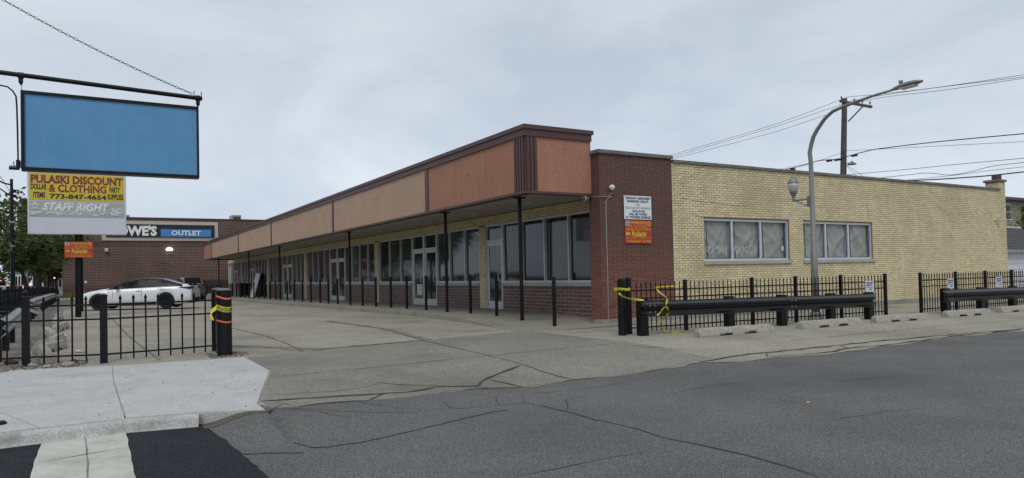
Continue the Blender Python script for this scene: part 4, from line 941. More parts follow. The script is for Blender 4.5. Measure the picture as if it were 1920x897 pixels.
for i, (a, b, lb) in enumerate([((1314,633),(1453,622),'nearest worn concrete wheel stop, in front of the long guardrail'), ((1507,617.5),(1618,608.5),'second worn concrete wheel stop, standing before the lamp post side of the long guardrail'),
        ((1646,606),(1745,599.5),'third concrete wheel stop, in front of the gap between the two guardrails'), ((1779,595.5),(1861,590),'fourth concrete wheel stop, below the left part of the shorter guardrail'), ((1881,587),(1952,582),'last concrete wheel stop, cut by the right edge of the picture')]):
    pa, pb = GZ(*a), GZ(*b); n_ = Vector((0, .10, 0)); wheel_stop(pa+n_, pb+n_, lb, rseed=i)
# broken row of stops at the left edge of the lot
prev = None
lpx = [((104,682),(120,655)), ((95,648),(108,632)), ((104,628),(108,618)), ((106,612),(110,603)), ((108,600),(111,593)), ((111,591),(113,585)), ((113,583),(114,578)), ((114,577),(115,573))]
wl = ['nearest broken concrete stop by the left picket fence, tilted in the rubble', 'second broken concrete stop behind the left picket fence, turned askew', 'third broken concrete stop of the row leading away past the pylon sign', 'fourth broken concrete stop of the row leading away past the pylon sign', 'fifth broken concrete stop of the row leading away past the pylon sign', 'sixth broken concrete stop of the row leading away past the pylon sign', 'seventh broken concrete stop of the row leading away past the pylon sign', 'eighth and farthest broken concrete stop of the row past the pylon sign']
y = 13.15
for i in range(8):
    x = -.62-.03*(y-13)-(.18 if i == 1 else 0); ang = [-.10, .30, .05, -.12, .1, -.04, .02, .0][i]; L_ = [1.75, 1.1, 1.7, 1.8, 1.8, 1.9, 1.8, 1.8][i]
    pa = Vector((x, y, 0)); pb = Vector((x+math.sin(ang)*L_, y+math.cos(ang)*L_, 0)); pa.z = lotz(pa.x, pa.y)+(.0 if i % 2 else .01); pb.z = lotz(pb.x, pb.y)+(.03 if i == 0 else .01)
    wheel_stop(pa, pb, wl[i], group='broken concrete stops at the left edge of the lot', hh=.17, rseed=20+i); y += L_+[.1, .5, .3, .4, .5, .6, .7, .5][i]

# ================================================================== RUBBLE AND LITTER
def rock(c, r, label, m='rock', sq=.7, seed=0, cat='rubble', group='rubble and litter by the left fence', name='rock'):
    rd = random.Random(seed); mb = MB(); vs = []; n1, n2 = 5, 7
    for i in range(n1+1):
        th = math.pi*i/n1
        for k in range(n2):
            a = 2*math.pi*k/n2; q = r*rd.uniform(.72, 1.12)
            vs.append((c[0]+q*math.sin(th)*math.cos(a)*1.25, c[1]+q*math.sin(th)*math.sin(a), c[2]+r*sq*.6+q*sq*math.cos(th)))
    mb.add(vs, [(i*n2+k, (i+1)*n2+k, (i+1)*n2+(k+1) % n2, i*n2+(k+1) % n2) for i in range(n1) for k in range(n2)])
    return tag(mb.build(name, m), label, cat, group)
for i, (x, y, r, m, lb) in enumerate([(20,684,.085,'rust','rusty dark dented lump at the lower left corner post'), (62,688,.06,'rock','grey stone right beside the ball-topped corner post'), (90,690,.06,'rock','pale flat stone in front of the tilted concrete stop'),
        (128,688,.085,'rock','large pale broken stone at the near end of the tilted concrete stop'), (139,681,.06,'rust','brown broken brick piece behind the large pale stone'), (72,676,.05,'rock','small grey stone behind the fence, left of the tilted stop'), (84,665,.06,'rock','rough stone beside the second broken stop'), (118,605,.1,'rock','rubble lump among the broken concrete stops past the pylon')]):
    rock(GZ(x, y), r, lb, m, .6, i)
def litter(x, y, w, h, label, m='trash', seed=0):
    p = GZ(x, y, .012) if y > 540 and y < 700 else GZ(x, y, .01); rd = random.Random(seed); mb = MB(); vs = []
    for j in range(3):
        for i in range(4): vs.append((p.x+w*(i/3-.5)+rd.uniform(-.01, .01), p.y+h*(j/2-.5)+rd.uniform(-.02, .02), p.z+rd.uniform(.004, .04)))
    mb.add(vs, [(j*4+i, j*4+i+1, j*4+i+5, j*4+i+4) for j in range(2) for i in range(3)]); o = mb.build('litter', m); o.modifiers.new('s', 'SOLIDIFY').thickness = .004
    return tag(o, label, 'litter')
litter(151, 660, .17, .12, 'crumpled white litter on the concrete behind the left picket fence', seed=1); litter(152, 677, .14, .08, 'white paper scrap just behind the left fence, low in the picture', seed=2)
litter(118, 647, .12, .2, 'pale litter by the second broken concrete stop', seed=3); litter(119, 631, .12, .2, 'small pale litter beside the third broken concrete stop', seed=4)
litter(87, 615, .09, .15, 'yellow scrap on the dirt left of the broken stops', 'tape_yellow', 5); litter(481, 590, .12, .2, 'white paper scrap alone on the parking lot', seed=6)
p = PZ(1515, 755.5); tag(MB().obox((p.x, p.y, .006), (.022, .01, 0), (-.006, .014, 0), (0, 0, .004)).build('litter', 'pale_pink'), 'tiny pinkish scrap lying on the asphalt at lower right', 'litter')
st_b = MB(); rd = random.Random(11)
for i in range(700):
    if i < 380: x, y = rd.uniform(-2.0, -.1), 12.4+abs(rd.gauss(0, .5))
    elif i < 560: x, y = rd.uniform(-2.2, -.7), rd.uniform(13, 26)
    else: x, y = rd.uniform(1.6, 2.2), rd.uniform(12.1, 12.9)
    r = rd.uniform(.005, .018); z = lotz(x, y)+.008; a = rd.uniform(0, 6)
    st_b.obox((x, y, z+r*.3), (r*math.cos(a), r*math.sin(a), r*rd.uniform(-.3, .3)), (-r*.7*math.sin(a), r*.7*math.cos(a), 0), (0, 0, r*.5))
st_b.build('gravel', 'gravel', kind='stuff')
# little twigs, leaves and grit on the ground
gt = MB()
for i in range(500):
    x, y = rd.uniform(-1.5, 12), rd.uniform(7, 24)
    if x > 1.5 and y < E(x)+.2: continue
    z = (.126 if x < 1.4 and 7.5 < y < 12.2 else lotz(x, y) if not (1.2 < x < 2.1 and y < 12.1) else .126)+.004; r = rd.uniform(.004, .012); a = rd.uniform(0, 6)
    if x > 8 and y > 12.9: continue
    gt.obox((x, y, z), (r*math.cos(a), r*math.sin(a), 0), (-r*.5*math.sin(a), r*.5*math.cos(a), 0), (0, 0, .002))
gt.build('grit', 'crack', kind='stuff')
p = PZ(-6, 797, .125); mb = MB(); mb.lathe((p.x, p.y+.02, .12), [(.07, 0), (.075, .012), (.06, .03), (.02, .035)], 16); tag(mb.build('rubber_foot', 'black_matt'), 'dark rounded rubber object at the left picture edge on the pale pavement', 'rubber foot')

# ================================================================== STREET LAMP WITH ACORN LANTERN
XL = 14.83; base = GZ(1530, 600); XL = base.x*1.0
LPt = lambda x, y: PX(x, y, XL)
t = thing('street_lamp', 'tall grey curved street lamp with a cobra head and acorn lantern before the yellow wall', 'street lamp', base)
top = LPt(1513, 298.5); yb = base.y
pole_pts = [(XL, yb, base.z-.02), (XL, yb, 1.78), (XL, yb, 1.80), (XL, yb+.01, top.z-.1)]
arc = [LPt(1513.5,287), LPt(1517.6,271), LPt(1522,258), LPt(1530,244), LPt(1545,223), LPt(1560,209.7), LPt(1581,199.8), LPt(1608.5,190), LPt(1635.6,180.5), LPt(1674.7,168.5)]
dy = yb-top.y; n_ = len(arc)
arc = [Vector((XL, a.y+dy*(1-i/(n_-1))**2*.6, a.z)) for i, a in enumerate(arc)]
allp = [Vector(p) for p in pole_pts]+arc
MB().tube(allp, [.088, .078, .066, .052]+[.050, .049, .048, .046, .043, .040, .037, .033, .029, .025], 14).build('pole', 'grey_metal', t, smooth=True)
MB().lathe((XL, yb, base.z-.03), [(.19, 0), (.19, .05), (.15, .09), (.12, .2), (.1, .22)], 16).build('base', 'grey_metal', t)
e_ = arc[-1]; d_ = (arc[-1]-arc[-2]).normalized(); d_.z *= .35; d_.normalize(); h0 = e_-d_*.03
hd = MB(); secs = [(0, .035, .03, 0), (.06, .05, .05, .0), (.2, .10, .07, .01), (.36, .13, .075, .015), (.52, .115, .06, .02), (.62, .07, .035, .02), (.66, .02, .015, .02)]
vs = []
for (s_, w, hgt, up_) in secs:
    c = h0+d_*s_+Vector((0,0,up_))
    for k in range(12):
        a = 2*math.pi*k/12; zz = math.sin(a)*hgt*(1 if math.sin(a) > 0 else .55); vs.append(c+Vector((math.cos(a)*w, 0, zz)))
hd.add(vs, [(i*12+k, i*12+(k+1) % 12, (i+1)*12+(k+1) % 12, (i+1)*12+k) for i in range(len(secs)-1) for k in range(12)]); hd.build('lamp_head', 'grey_metal', t, smooth=True)
MB().lathe(h0+d_*.2+Vector((0,0,.07)), [(.03,0),(.03,.03),(.045,.035),(.045,.075),(.03,.085),(.002,.09)], 12).build('photocell', 'grey_metal', t)
MB().obox(h0+d_*.36+Vector((0,0,-.03)), d_*.16, Vector((.09,0,0)), Vector((0,0,.012))).build('lens', 'lamp_glass', t)
# acorn lantern on a bracket
ab = LPt(1483, 377); az = ab.z; ay = ab.y+(yb-top.y)*.7
ay = yb+.52
MB().box((XL-.05, yb+.05, az-.20), (XL+.05, yb+.115, az+.06)).build('bracket_plate', 'grey_metal', t)
mb = MB(); mb.tube([(XL, yb+.1, az-.01), (XL, ay, az)], .022, 8); mb.tube([(XL, yb+.1, az-.17), (XL, yb+.22, az-.14), (XL, yb+.36, az-.06), (XL, ay-.04, az)], .015, 8); mb.build('bracket', 'grey_metal', t)
ln = MB().lathe((XL, ay, az-.03), [(0.0287,0),(0.0328,.03),(0.0369,.12),(0.0492,.14),(0.0656,.16),(0.0697,.19),(0.0902,.21),(0.0943,.225)], 16).build('lantern', 'grey_metal', t, smooth=False)
MB().lathe((XL, ay, az+.19), [(0.082,0),(0.1107,.07),(0.1271,.15),(0.1328,.23)], 20).build('globe', 'lamp_glass', ln, smooth=True)
MB().lathe((XL, ay, az+.42), [(0.1394,0),(0.1394,.02),(0.1271,.035),(0.0984,.10),(0.0615,.13),(0.0492,.15),(0.041,.17),(0.0164,.19),(0.0123,.21),(0.0016,.22)], 20).build('hood', 'grey_metal', ln, smooth=False)

# ================================================================== UTILITY POLE AND WIRES (in the alley)
XU = 31.5; U = lambda x, y, X=XU: PX(x, y, X)
up = U(1583.5, 185); yb2 = U(1581, 332).y; base = (XU, yb2+.1, -.2)
t = thing('utility_pole', 'weathered wooden utility pole with one crossarm rising behind the yellow building', 'utility pole', base)
MB().tube([base, (XU, yb2, 5.7), (XU, up.y, up.z)], [.17, .145, .12], 12).build('pole', 'wood_pole', t)
ca, cb = U(1572, 188), U(1632.6, 196.8); z_ = cb.z
c1 = Vector((XU, up.y+.12, up.z-.28)); c2 = Vector((cb.x, cb.y, 0)); arm_end = PY(1632.6, 197, up.y-.1)
mb = MB(); mb.bar((XU-.55, up.y-.14, up.z-.22), (arm_end.x, up.y-.14, up.z-.24), .11, .11); mb.build('crossarm', 'wood_pole', t)
MB().bar((XU, up.y-.17, U(1589.6, 228).z), (XU+(arm_end.x-XU)*.62, up.y-.17, up.z-.28), .05).build('brace', 'wood_pole', t)
for xo in (-.45, .55, (arm_end.x-XU)*.62, arm_end.x-XU-.12):
    MB().lathe((XU+xo, up.y-.14, up.z-.17), [(.02,0),(.02,.08),(.06,.10),(.03,.14),(.05,.17),(.02,.2)], 10).build('insulator', 'grey_metal', t)
lh = U(1599, 307); MB().tube([(XU, yb2, U(1587,308).z), (XU, yb2-.15, lh.z+.06), (XU, lh.y+.2, lh.z+.06)], .02, 6).build('lamp_arm', 'grey_metal', t)
mb = MB(); mb.lathe((XU, lh.y+.05, lh.z-.05), [(.2,0),(.22,.02),(.14,.09),(.05,.12),(.05,.17),(.002,.18)], 12); mb.build('lamp_head', 'grey_metal', t)
def wire(pts, r, label, X=XU, name='overhead_wire', beyond=True):
    P3 = [U(x, y, X) for x, y in pts]; Q = []
    # smooth the traced points with a Catmull-Rom curve
    for i in range(len(P3)-1):
        p0, p1, p2, p3 = P3[max(i-1, 0)], P3[i], P3[i+1], P3[min(i+2, len(P3)-1)]
        for k in range(5):
            s_ = k/5; Q.append(.5*((2*p1)+(-p0+p2)*s_+(2*p0-5*p1+4*p2-p3)*s_*s_+(-p0+3*p1-3*p2+p3)*s_**3))
    Q.append(P3[-1])
    if beyond: Q.insert(0, Q[0]+(Q[0]-Q[1]).normalized()*8); Q.append(Q[-1]+(Q[-1]-Q[-2]).normalized()*6)
    return tag(MB().tube(Q, r, 5).build(name, 'wire'), label, 'wire', 'overhead wires of the alley')
wire([(1255,292),(1440,237.7),(1575,188),(1593,181.8),(1640,178),(1760,164),(1920,140.5)], .011, 'uppermost overhead wire, running to the top of the wooden pole', XU)
wire([(1252,297),(1440,242),(1581,195.5),(1609,187),(1711,170.6),(1920,144.5)], .011, 'second overhead wire from the top, passing the crossarm middle', XU+.7)
wire([(1258,299),(1440,251.3),(1554,213.7),(1632,187),(1780,168),(1920,147)], .011, 'third overhead wire from the top, fixed at the crossarm end', XU+1.2)
wire([(1464,320),(1512,309),(1536,301.5),(1575,298.5),(1587.5,294),(1620.6,285),(1650.7,279),(1760,266),(1920,251)], .022, 'thick sagging overhead cable at mid height of the wooden pole', XU-.2)
wire([(1470,316),(1530,303),(1575,288),(1587,283),(1612,282),(1650.7,280)], .009, 'thin stay wire just above the thick mid-height cable', XU-.15)
wire([(1587,328),(1700,318),(1800,308),(1920,297)], .012, 'overhead wire leaving the wooden pole just above the parapet', XU-.3)
wire([(1632.6,336),(1700,328.5),(1741,325),(1780,328.6),(1819,322.6),(1861,312),(1920,305)], .012, 'overhead wire with a slack bend above the roof, left of the chimney', XU-.4)
wire([(1675,340),(1750,337),(1840,331),(1920,322.6)], .026, 'lowest and thickest overhead cable, passing close above the chimney', XU-.5)
wire([(1679,340),(1780,330),(1850,321),(1920,313)], .009, 'thin overhead wire just above the lowest thick cable', XU-.4)
wire([(1588,312),(1600,324),(1612,336)], .008, 'first thin guy wire slanting down from the wooden pole', XU-.1, beyond=False); wire([(1588,311),(1606,322),(1624,335)], .008, 'second thin guy wire slanting down right of the first', XU-.1, beyond=False)
for x, y, lb in ((1555,301.2,'black cable splice just left of the wooden pole'),(1570,299.5,'black cable splice touching the left side of the wooden pole'),(1602,291.5,'black cable splice on the thick cable right of the wooden pole'),(1486,317.5,'black cable splice above the parapet left of the lamp post')):
    q = U(x, y, XU-.2); tag(MB().box((q.x-.05, q.y-.14, q.z-.06), (q.x+.05, q.y+.14, q.z+.04)).build('cable_splice', 'sign_black'), lb, 'cable splice', 'black splices on the thick cable')

# ================================================================== HANGING BLUE SIGN
YB = 12.2; Bp = lambda x, y, d=0: PY(x, y, YB+d)
tl, tr, br, blc = Bp(40,165), Bp(374,205), Bp(372,338), Bp(38,315)
x0_, x1_ = (tl.x+blc.x)/2, (tr.x+br.x)/2; z0_, z1_ = (blc.z+br.z)/2, (tl.z+tr.z)/2
t = thing('hanging_sign', 'large blank blue rectangular sign with black frame hanging from a black arm', 'sign', (x0_, YB, z0_))
MB().box((x0_+.03, YB-.0, z0_+.03), (x1_-.03, YB+.16, z1_-.03)).build('sign_face', 'sign_blue', t)
f_ = MB(); w = .045
f_.box((x0_, YB-.02, z0_), (x1_, YB+.18, z0_+w)); f_.box((x0_, YB-.02, z1_-w), (x1_, YB+.18, z1_)); f_.box((x0_, YB-.022, z0_+w), (x0_+w, YB+.178, z1_-w)); f_.box((x1_-w*.6, YB-.022, z0_+w), (x1_, YB+.178, z1_-w))
f_.build('frame', 'black_paint', t)
for xx_, (ax, ay) in ((x0_+.01, (38.5, 148)), (x1_-.01, (374.5, 190))):
    q = Bp(ax, ay, .08); MB().tube([(xx_, YB+.08, z1_-.01), (xx_, YB+.08, q.z-.03)], .006, 6).build('hanger_rod', 'grey_metal', t)
a0_, a1_ = Bp(0, 136, .08), Bp(379, 185.5, .08); za = (a0_.z+a1_.z)/2+.02; dslope = (a1_.z-a0_.z)/(a1_.x-a0_.x)
XPOLE = -3.6; pz = a0_.z+(XPOLE-a0_.x)*dslope
sup = thing('sign_bracket_pole', 'black pole arm reaching in from the left above the blank blue sign', 'sign support', (XPOLE, YB+.08, 0))
MB().tube([(XPOLE, YB+.08, pz), (a1_.x+.0, YB+.08, a1_.z)], .035, 12).build('arm', 'black_paint', sup)
MB().tube([(XPOLE, YB+.08, -.1), (XPOLE, YB+.08, pz+2.6)], .11, 14).build('post', 'black_paint', sup)
for ax, ay in ((39, 142), (371, 184.5)):
    q = Bp(ax, ay, .08); mb = MB(); mb.tube([q-Vector((.035,0,0)), q+Vector((.035,0,0))], .047, 12); mb.obox(q-Vector((0,0,.07)), (.028,0,0), (0,.02,0), (0,0,.035)); mb.lathe(q-Vector((0,0,.14)), [(.008,0),(.028,.04)], 6); mb.build('clamp', 'black_paint', sup)
for ax, ay in ((364, 180), (377.5, 182)):
    q = Bp(ax, ay, .08); MB().tube([q-Vector((0,0,.02)), q+Vector((0,0,.08))], .007, 5).build('bolt', 'black_paint', sup)
# chain from the arm end up to the left
ce = Bp(360, 176, .08); cs = Vector((XPOLE, YB+.08, pz+2.5)); c55 = Bp(55, 0, .08); cd_ = (c55-ce); cs = ce+cd_*((XPOLE-ce.x)/cd_.x)
ch_ = thing('chain', 'black steel chain slanting up to the left from the end of the sign arm', 'chain', ce)
lk = MB(); ring = []
for k in range(12):
    a = 2*math.pi*k/12; ring.append(Vector((math.cos(a)*.032, math.sin(a)*.014, 0)))
lk.tube(ring+[ring[0]], .0042, 5, cap=False); lme = bpy.data.meshes.new('chain_link'); lme.from_pydata(lk.v, [], lk.f); lme.materials.append(MATS['black_paint'])
L_ = (cs-ce).length; N_ = int(L_/.055); perp = Vector((0, 1, 0)); dn_ = (cs-ce).normalized(); up_ = dn_.cross(perp).normalized(); restl = MB()
for i in range(min(N_, 110)):
    s_ = (i+.5)/N_; q = ce+(cs-ce)*s_+up_*(0); sag = -.22*4*s_*(1-s_)*1.0; q.z += sag
    o = link('chain_link', lme, ch_); y_ = perp if i % 2 else up_; z__ = dn_.cross(y_)
    o.matrix_basis = Matrix((dn_, y_, z__)).transposed().to_4x4() if False else Matrix.Translation(q) @ Matrix((dn_, y_, z__)).transposed().to_4x4()
# conduit and small floodlight
cdt = thing('floodlight', 'small black floodlight with a gooseneck conduit at the lower left of the blue sign', 'floodlight', Bp(33, 308))
q = lambda x, y, d=.05: Bp(x, y, d)
MB().tube([q(-60,152), q(0,160), q(14,163), q(24,171), q(30,181), q(31.5,200), q(33,250), q(34,305)], .011, 8).build('conduit', 'black_paint', cdt)
a, b = q(30,300,-.02), q(39,315,.1); MB().box((min(a.x,b.x), YB-.03, b.z), (max(a.x,b.x), YB+.12, a.z)).build('junction_box', 'black_paint', cdt)
c = q(27,315,-.08); MB().obox(c, (.06,0,.0), (0,.05,.02), (0.0,-.01,.016)).build('lamp_head', 'black_paint', cdt); MB().tube([q(25,303), q(27,312)], .006, 5).build('bracket', 'black_paint', cdt)

# ================================================================== PYLON SIGN
pb = GZ(148.3, 595); YP = pb.y
Pp = lambda x, y: PY(x, y, YP)
t = thing('pylon_sign', 'white pylon sign cabinet on a black pole with yellow and faded grey advert panels', 'sign', pb)
a, b = Pp(140.2,520), Pp(156.2,520); pr_ = (b.x-a.x)/2; pcx = (a.x+b.x)/2
cabB = (Pp(53,439.5).z+Pp(236.5,440.5).z)/2; zt_ = Pp(145,255).z
MB().tube([(pcx, YP+.1, -.1), (pcx, YP+.1, zt_-.2)], pr_, 18).build('pole', 'black_paint', t)
MB().tube([(pcx, YP+.1, cabB-.28), (pcx, YP+.1, cabB-.16)], pr_*1.12, 18).build('collar', 'black_paint', t)
q = Pp(155, 590); MB().box((pcx+pr_*.5, YP-.22, pb.z-.01), (pcx+pr_*1.1, YP-.1, pb.z+.2)).build('footing', 'galvanised', t)
xa, xb = Pp(52.5,420).x, Pp(236.5,420).x
MB().box((xa, YP-.18, cabB), (xb, YP+.38, zt_)).build('cabinet', 'sign_white', t)
pn = Panel((xa, YP-.18, zt_), (1,0,0), xb-xa, zt_-cabB)
def vv(y): return (zt_-Pp(145, y).z)/(zt_-cabB)
for (ya, yb_) in ((262,318.5),(319,327)): pn.plate('panel', 'sign_white', t, .02, .98, vv(ya), vv(yb_), 0, .012)
def sub(pn, u0, u1, v0, v1): return Panel(pn.P(u0, v0), pn.xd, pn.w*(u1-u0), pn.h*(v1-v0))
# raised edge trims
for u in (.004, .982): pn.plate('trim', 'sign_white', t, u, u+.014, .0, 1, 0, .02)
pn.plate('trim', 'sign_white', t, .02, .98, .985, 1, 0, .02)
r0_ = sub(pn, .05, .62, vv(319.5), vv(326.5)); r0_.text('WEEKS TO 6', 'sign_black', t, .0, .72, .0, 1, proud=.014)
yl = sub(pn, .013, .985, vv(329.2), vv(377.6)); yl.plate('panel', 'sign_yellow', t, d0=0, d1=.014)
for body, m_, u0, u1, v0, v1, bo in (('PULASKI DISCOUNT','maroon',.02,.98,.06,.38,.045),('& CLOTHING','maroon',.20,.80,.40,.70,.035),('DOLLAR','sign_black',.02,.18,.40,.62,.035),('ITEMS','sign_black',.045,.165,.71,.93,.035),
        ('773-847-4654','sign_black',.21,.80,.76,.95,.035),('PARTY','sign_black',.835,.95,.43,.65,.035),('SUPPLIES','sign_black',.81,.985,.71,.93,.035)):
    yl.text(body, m_, t, u0, u1, v0, v1, bold=bo, proud=.014)
gp = sub(pn, .013, .985, vv(379.8), vv(408.5)); gp.plate('panel', 'sign_grey', t, d0=0, d1=.012)
gp.text('STAFF RIGHT', 'store_white', t, .135, .83, .08, .60, bold=.03, shear=.25, proud=.012); gp.text('INC.', 'store_white', t, .85, .97, .36, .66, bold=.015, shear=.25, proud=.012)
mb = MB(); sc_ = gp.P(.06, .35, .014); R1 = gp.h*.26; pts = []
for k in range(11):
    a = math.pi/2+math.pi*2*k/10; r = R1 if k % 2 == 0 else R1*.42; pts.append(sc_+Vector((math.cos(a)*r, 0, math.sin(a)*r)))
mb.tube(pts, .018, 4); mb.build('star', 'store_white', t)
rd = random.Random(4); mb = MB()
for k in range(60):
    u = rd.uniform(.02, .96); v = rd.uniform(.68, .86); mb.obox(gp.P(u, v, .0135+.00025*k), (gp.w*rd.uniform(.008, .03), 0, rd.uniform(-.01, .01)), (0, .002, 0), (0, 0, gp.h*rd.uniform(.015, .05)))
for k in range(26):
    u = rd.uniform(.35, .84); v = rd.uniform(.02, .68); mb.obox(gp.P(u, v, .029+.0003*k), (gp.w*rd.uniform(.003, .009), 0, rd.uniform(-.01, .01)), (0, .002, 0), (0, 0, gp.h*rd.uniform(.02, .07)))
mb.build('peeled_vinyl', 'sign_white', t, kind='stuff'); mb = MB()
for k in range(10): u = .03+.095*k; mb.obox(gp.P(u, .93, .013), (gp.w*rd.uniform(.01, .04), 0, 0), (0, .001, 0), (0, 0, gp.h*.012))
mb.build('vinyl_trace', 'faded_print', t, kind='stuff')
wp = sub(pn, .013, .985, vv(410), vv(437)); wp.plate('panel', 'sign_white', t, d0=0, d1=.01)

def tow_sign(pn, t):
    pn.plate('plate', 'sign_red', t, d0=-.004, d1=.0)
    L = [('WARNING','sign_orange',.20,.80,.02,.19,.03),('ALL UNAUTHORIZED','sign_orange',.19,.80,.225,.315,.02),('VEHICLES WILL BE TOWED BY','sign_orange',.03,.97,.345,.45,.02),('Rokaitis','sign_yellow',.24,.80,.47,.70,.03),
         ('4140 S. ARCHER AV.','sign_orange',.03,.48,.745,.80,.012),('CHICAGO, IL','sign_orange',.56,.97,.745,.80,.012),('773/247-3195','sign_orange',.05,.95,.86,.98,.02)]
    for body, m_, u0, u1, v0, v1, bo in L: pn.text(body, m_, t, u0, u1, v0, v1, bold=bo, shear=.2 if body == 'Rokaitis' else 0, proud=.001)
    pn.plate('underline', 'sign_yellow', t, .32, .78, .705, .72, 0, .002); pn.plate('emblem', 'store_white', t, .03, .17, .03, .24, 0, .002)
    for k in range(3): pn.plate('emblem_bar', 'sign_black', t, .045, .155, .05+.065*k, .09+.065*k, .002, .004)
    pn.plate('emblem', 'sign_orange', t, .84, .96, .03, .24, 0, .002); pn.plate('emblem_bar', 'sign_red', t, .865, .935, .08, .12, .002, .004); pn.plate('emblem_bar', 'sign_red', t, .865, .935, .15, .19, .002, .004)
    pn.plate('emblem', 'sign_orange', t, .03, .19, .52, .66, 0, .001)
yq = YP-pr_-.03; q = lambda x, y: PY(x, y, yq); a, b = q(120.5,453.5), q(174.5,483)
t = thing('towing_sign', 'red and orange towing warning sign strapped to the black pylon pole', 'sign', (a.x, yq, b.z))
tow_sign(Panel((a.x, yq, a.z), (1,0,0), b.x-a.x, a.z-b.z), t); MB().box((pcx-pr_-.01, yq+.005, a.z-.3), (pcx+pr_+.01, yq+.05, a.z-.24)).build('strap', 'galvanised', t)
ysn = YS-.035; q = lambda x, y: PY(x, y, ysn); a, b = q(1171.5,413), q(1222.5,456.5)
t = thing('towing_sign', 'red and orange towing warning sign on the red brick wall, below the white one', 'sign', (a.x, ysn, b.z)); tow_sign(Panel((a.x, ysn, a.z), (1,0,0), b.x-a.x, a.z-b.z), t)
a, b = q(1169.3,366.5), q(1221.5,412.5)
t = thing('parking_sign', 'white tenant parking sign with blue lettering on the red brick wall', 'sign', (a.x, ysn, b.z)); pn = Panel((a.x, ysn-.006, a.z), (1,0,0), b.x-a.x, a.z-b.z); pn.plate('plate', 'store_white', t, d0=-.004, d1=0)
for body, m_, u0, u1, v0, v1, bo in (("'TENANT ASSIGNED'",'navy',.03,.97,.05,.155,.03),('PARKING ONLY!','navy',.11,.88,.185,.29,.03),('NO','faded_print',.43,.57,.33,.42,.01),('RESTAURANT PARKING','faded_print',.04,.96,.46,.56,.01),
        ('VIOLATORS','navy',.29,.75,.61,.70,.025),('WILL BE TOWED','navy',.17,.83,.735,.83,.025),('AT OWNERS EXPENSE','navy',.04,.96,.86,.96,.025)): pn.text(body, m_, t, u0, u1, v0, v1, bold=bo, proud=.001)
# small notices on the right fences
for (x, y, lb) in ((1630.5, 537.5, 'small white parking notice on the fence behind the right end of the long guardrail'), (1782.5, 532, 'small white parking notice beside the second post of the far right fence'), (1873.5, 529, 'small white parking notice nearest the right picture edge on the far right fence')):
    yy = (Lf[-1][1] if x < 1700 else L2[1][1])-.06; a, b = PY(x-8.2, y-10, yy), PY(x+8.2, y+9, yy)
    if x > 1700: a, b = PY(x-6.3, y-9, yy), PY(x+6.3, y+8.5, yy)
    t = thing('parking_notice', lb, 'sign', (a.x, yy, b.z), 'small white parking notices on the right fences'); pn = Panel((a.x, yy, a.z), (1,0,0), b.x-a.x, a.z-b.z); pn.plate('plate', 'sign_white', t, d0=-.004, d1=0)
    for k, (body, u0, u1) in enumerate((('PRIVATE PROPERTY', .1, .9), ('PARKING BY', .1, .85), ('PERMIT ONLY', .1, .9))): pn.text(body, 'faded_print' if k == 2 else 'navy', t, u0, u1, .12+.2*k, .24+.2*k, bold=.02, proud=.001)
    mb = MB(); c = pn.P(.6, .8, .002); mb.obox(c, (pn.w*.16, 0, 0), (0, .001, 0), (0, 0, pn.h*.035)); mb.obox(c+Vector((.03, 0, .03)), (pn.w*.1, 0, .02), (0, .001, 0), (0, 0, pn.h*.015)); mb.build('tow_symbol', 'sign_black', t)

# ================================================================== LARGE BRICK STORE AT THE END
YW = 77.5; Q = lambda x, y, d=0: PY(x, y, YW-d)
xl = Q(117,500).x; zt2 = Q(238,409.5).z; xr = 34
st = thing('brick_store', 'large brown brick store with a long dark sign band beyond the car park', 'building', (xl, YW, -.2))
MB().box((xl, YW, -.4), (xr, YW+40, zt2)).build('wall', 'far_brick', st)
MB().box((xl-.05, YW-.06, zt2), (xr, YW+.35, zt2+.12)).build('coping', 'brown_trim', st)
b1, b2 = Q(200,452.5).z, Q(200,461).z
MB().box((xl-.01, YW-.035, b2), (xr, YW, b1)).build('soldier_course', 'soldier_brick', st)
b3 = Q(200,534).z; MB().box((xl-.01, YW-.04, -.3), (Q(371,540).x, YW, b3)).build('soldier_course', 'soldier_brick', st)
a, b = Q(371.5,526.5), Q(425,555); MB().box((a.x, YW-.3, -.3), (xr, YW-.04, a.z)).build('wainscot', 'dark_brick', st)
a = Q(191,(452+451.7)/2); z0s = (Q(191,450).z+Q(409,453.5).z)/2; z1s = (Q(409,418.2).z+Q(236,413.5).z)/2; xa, xb = a.x, Q(408.5,435).x
sg = thing('store_sign', 'long black store sign with white letters and blue outlet box, framed in cream stone', 'sign', (xa, YW-.1, z0s))
MB().box((xa, YW-.12, z0s), (xb, YW-.04, z1s)).build('surround', 'cream_stone', sg)
ia, ib = Q(199,440).x, Q(401.8,440).x; iz0, iz1 = z0s+(z1s-z0s)*.17, z1s-(z1s-z0s)*.17
bk = MB().box((ia, YW-.20, iz0), (ib, YW-.121, iz1)).build('backing', 'store_black', sg)
pn = Panel((ia, YW-.20, iz1), (1,0,0), ib-ia, iz1-iz0)
for k in range(12): pn.plate('ridge', 'store_black', bk, 0, 1, (k+.1)/12, (k+.75)/12, 0, .03)
uu = lambda x: (Q(x,440).x-ia)/(ib-ia)
pn.text("LOWE'S", 'store_white', sg, uu(207.5), uu(294), .10, .90, bold=.05, proud=.035, depth=.06)
pn.plate('panel', 'store_blue', sg, uu(301), uu(395), .36, .94, .031, .09); pn.text('OUTLET', 'store_white', sg, uu(321), uu(376), .46, .84, bold=.03, proud=.09, depth=.04)
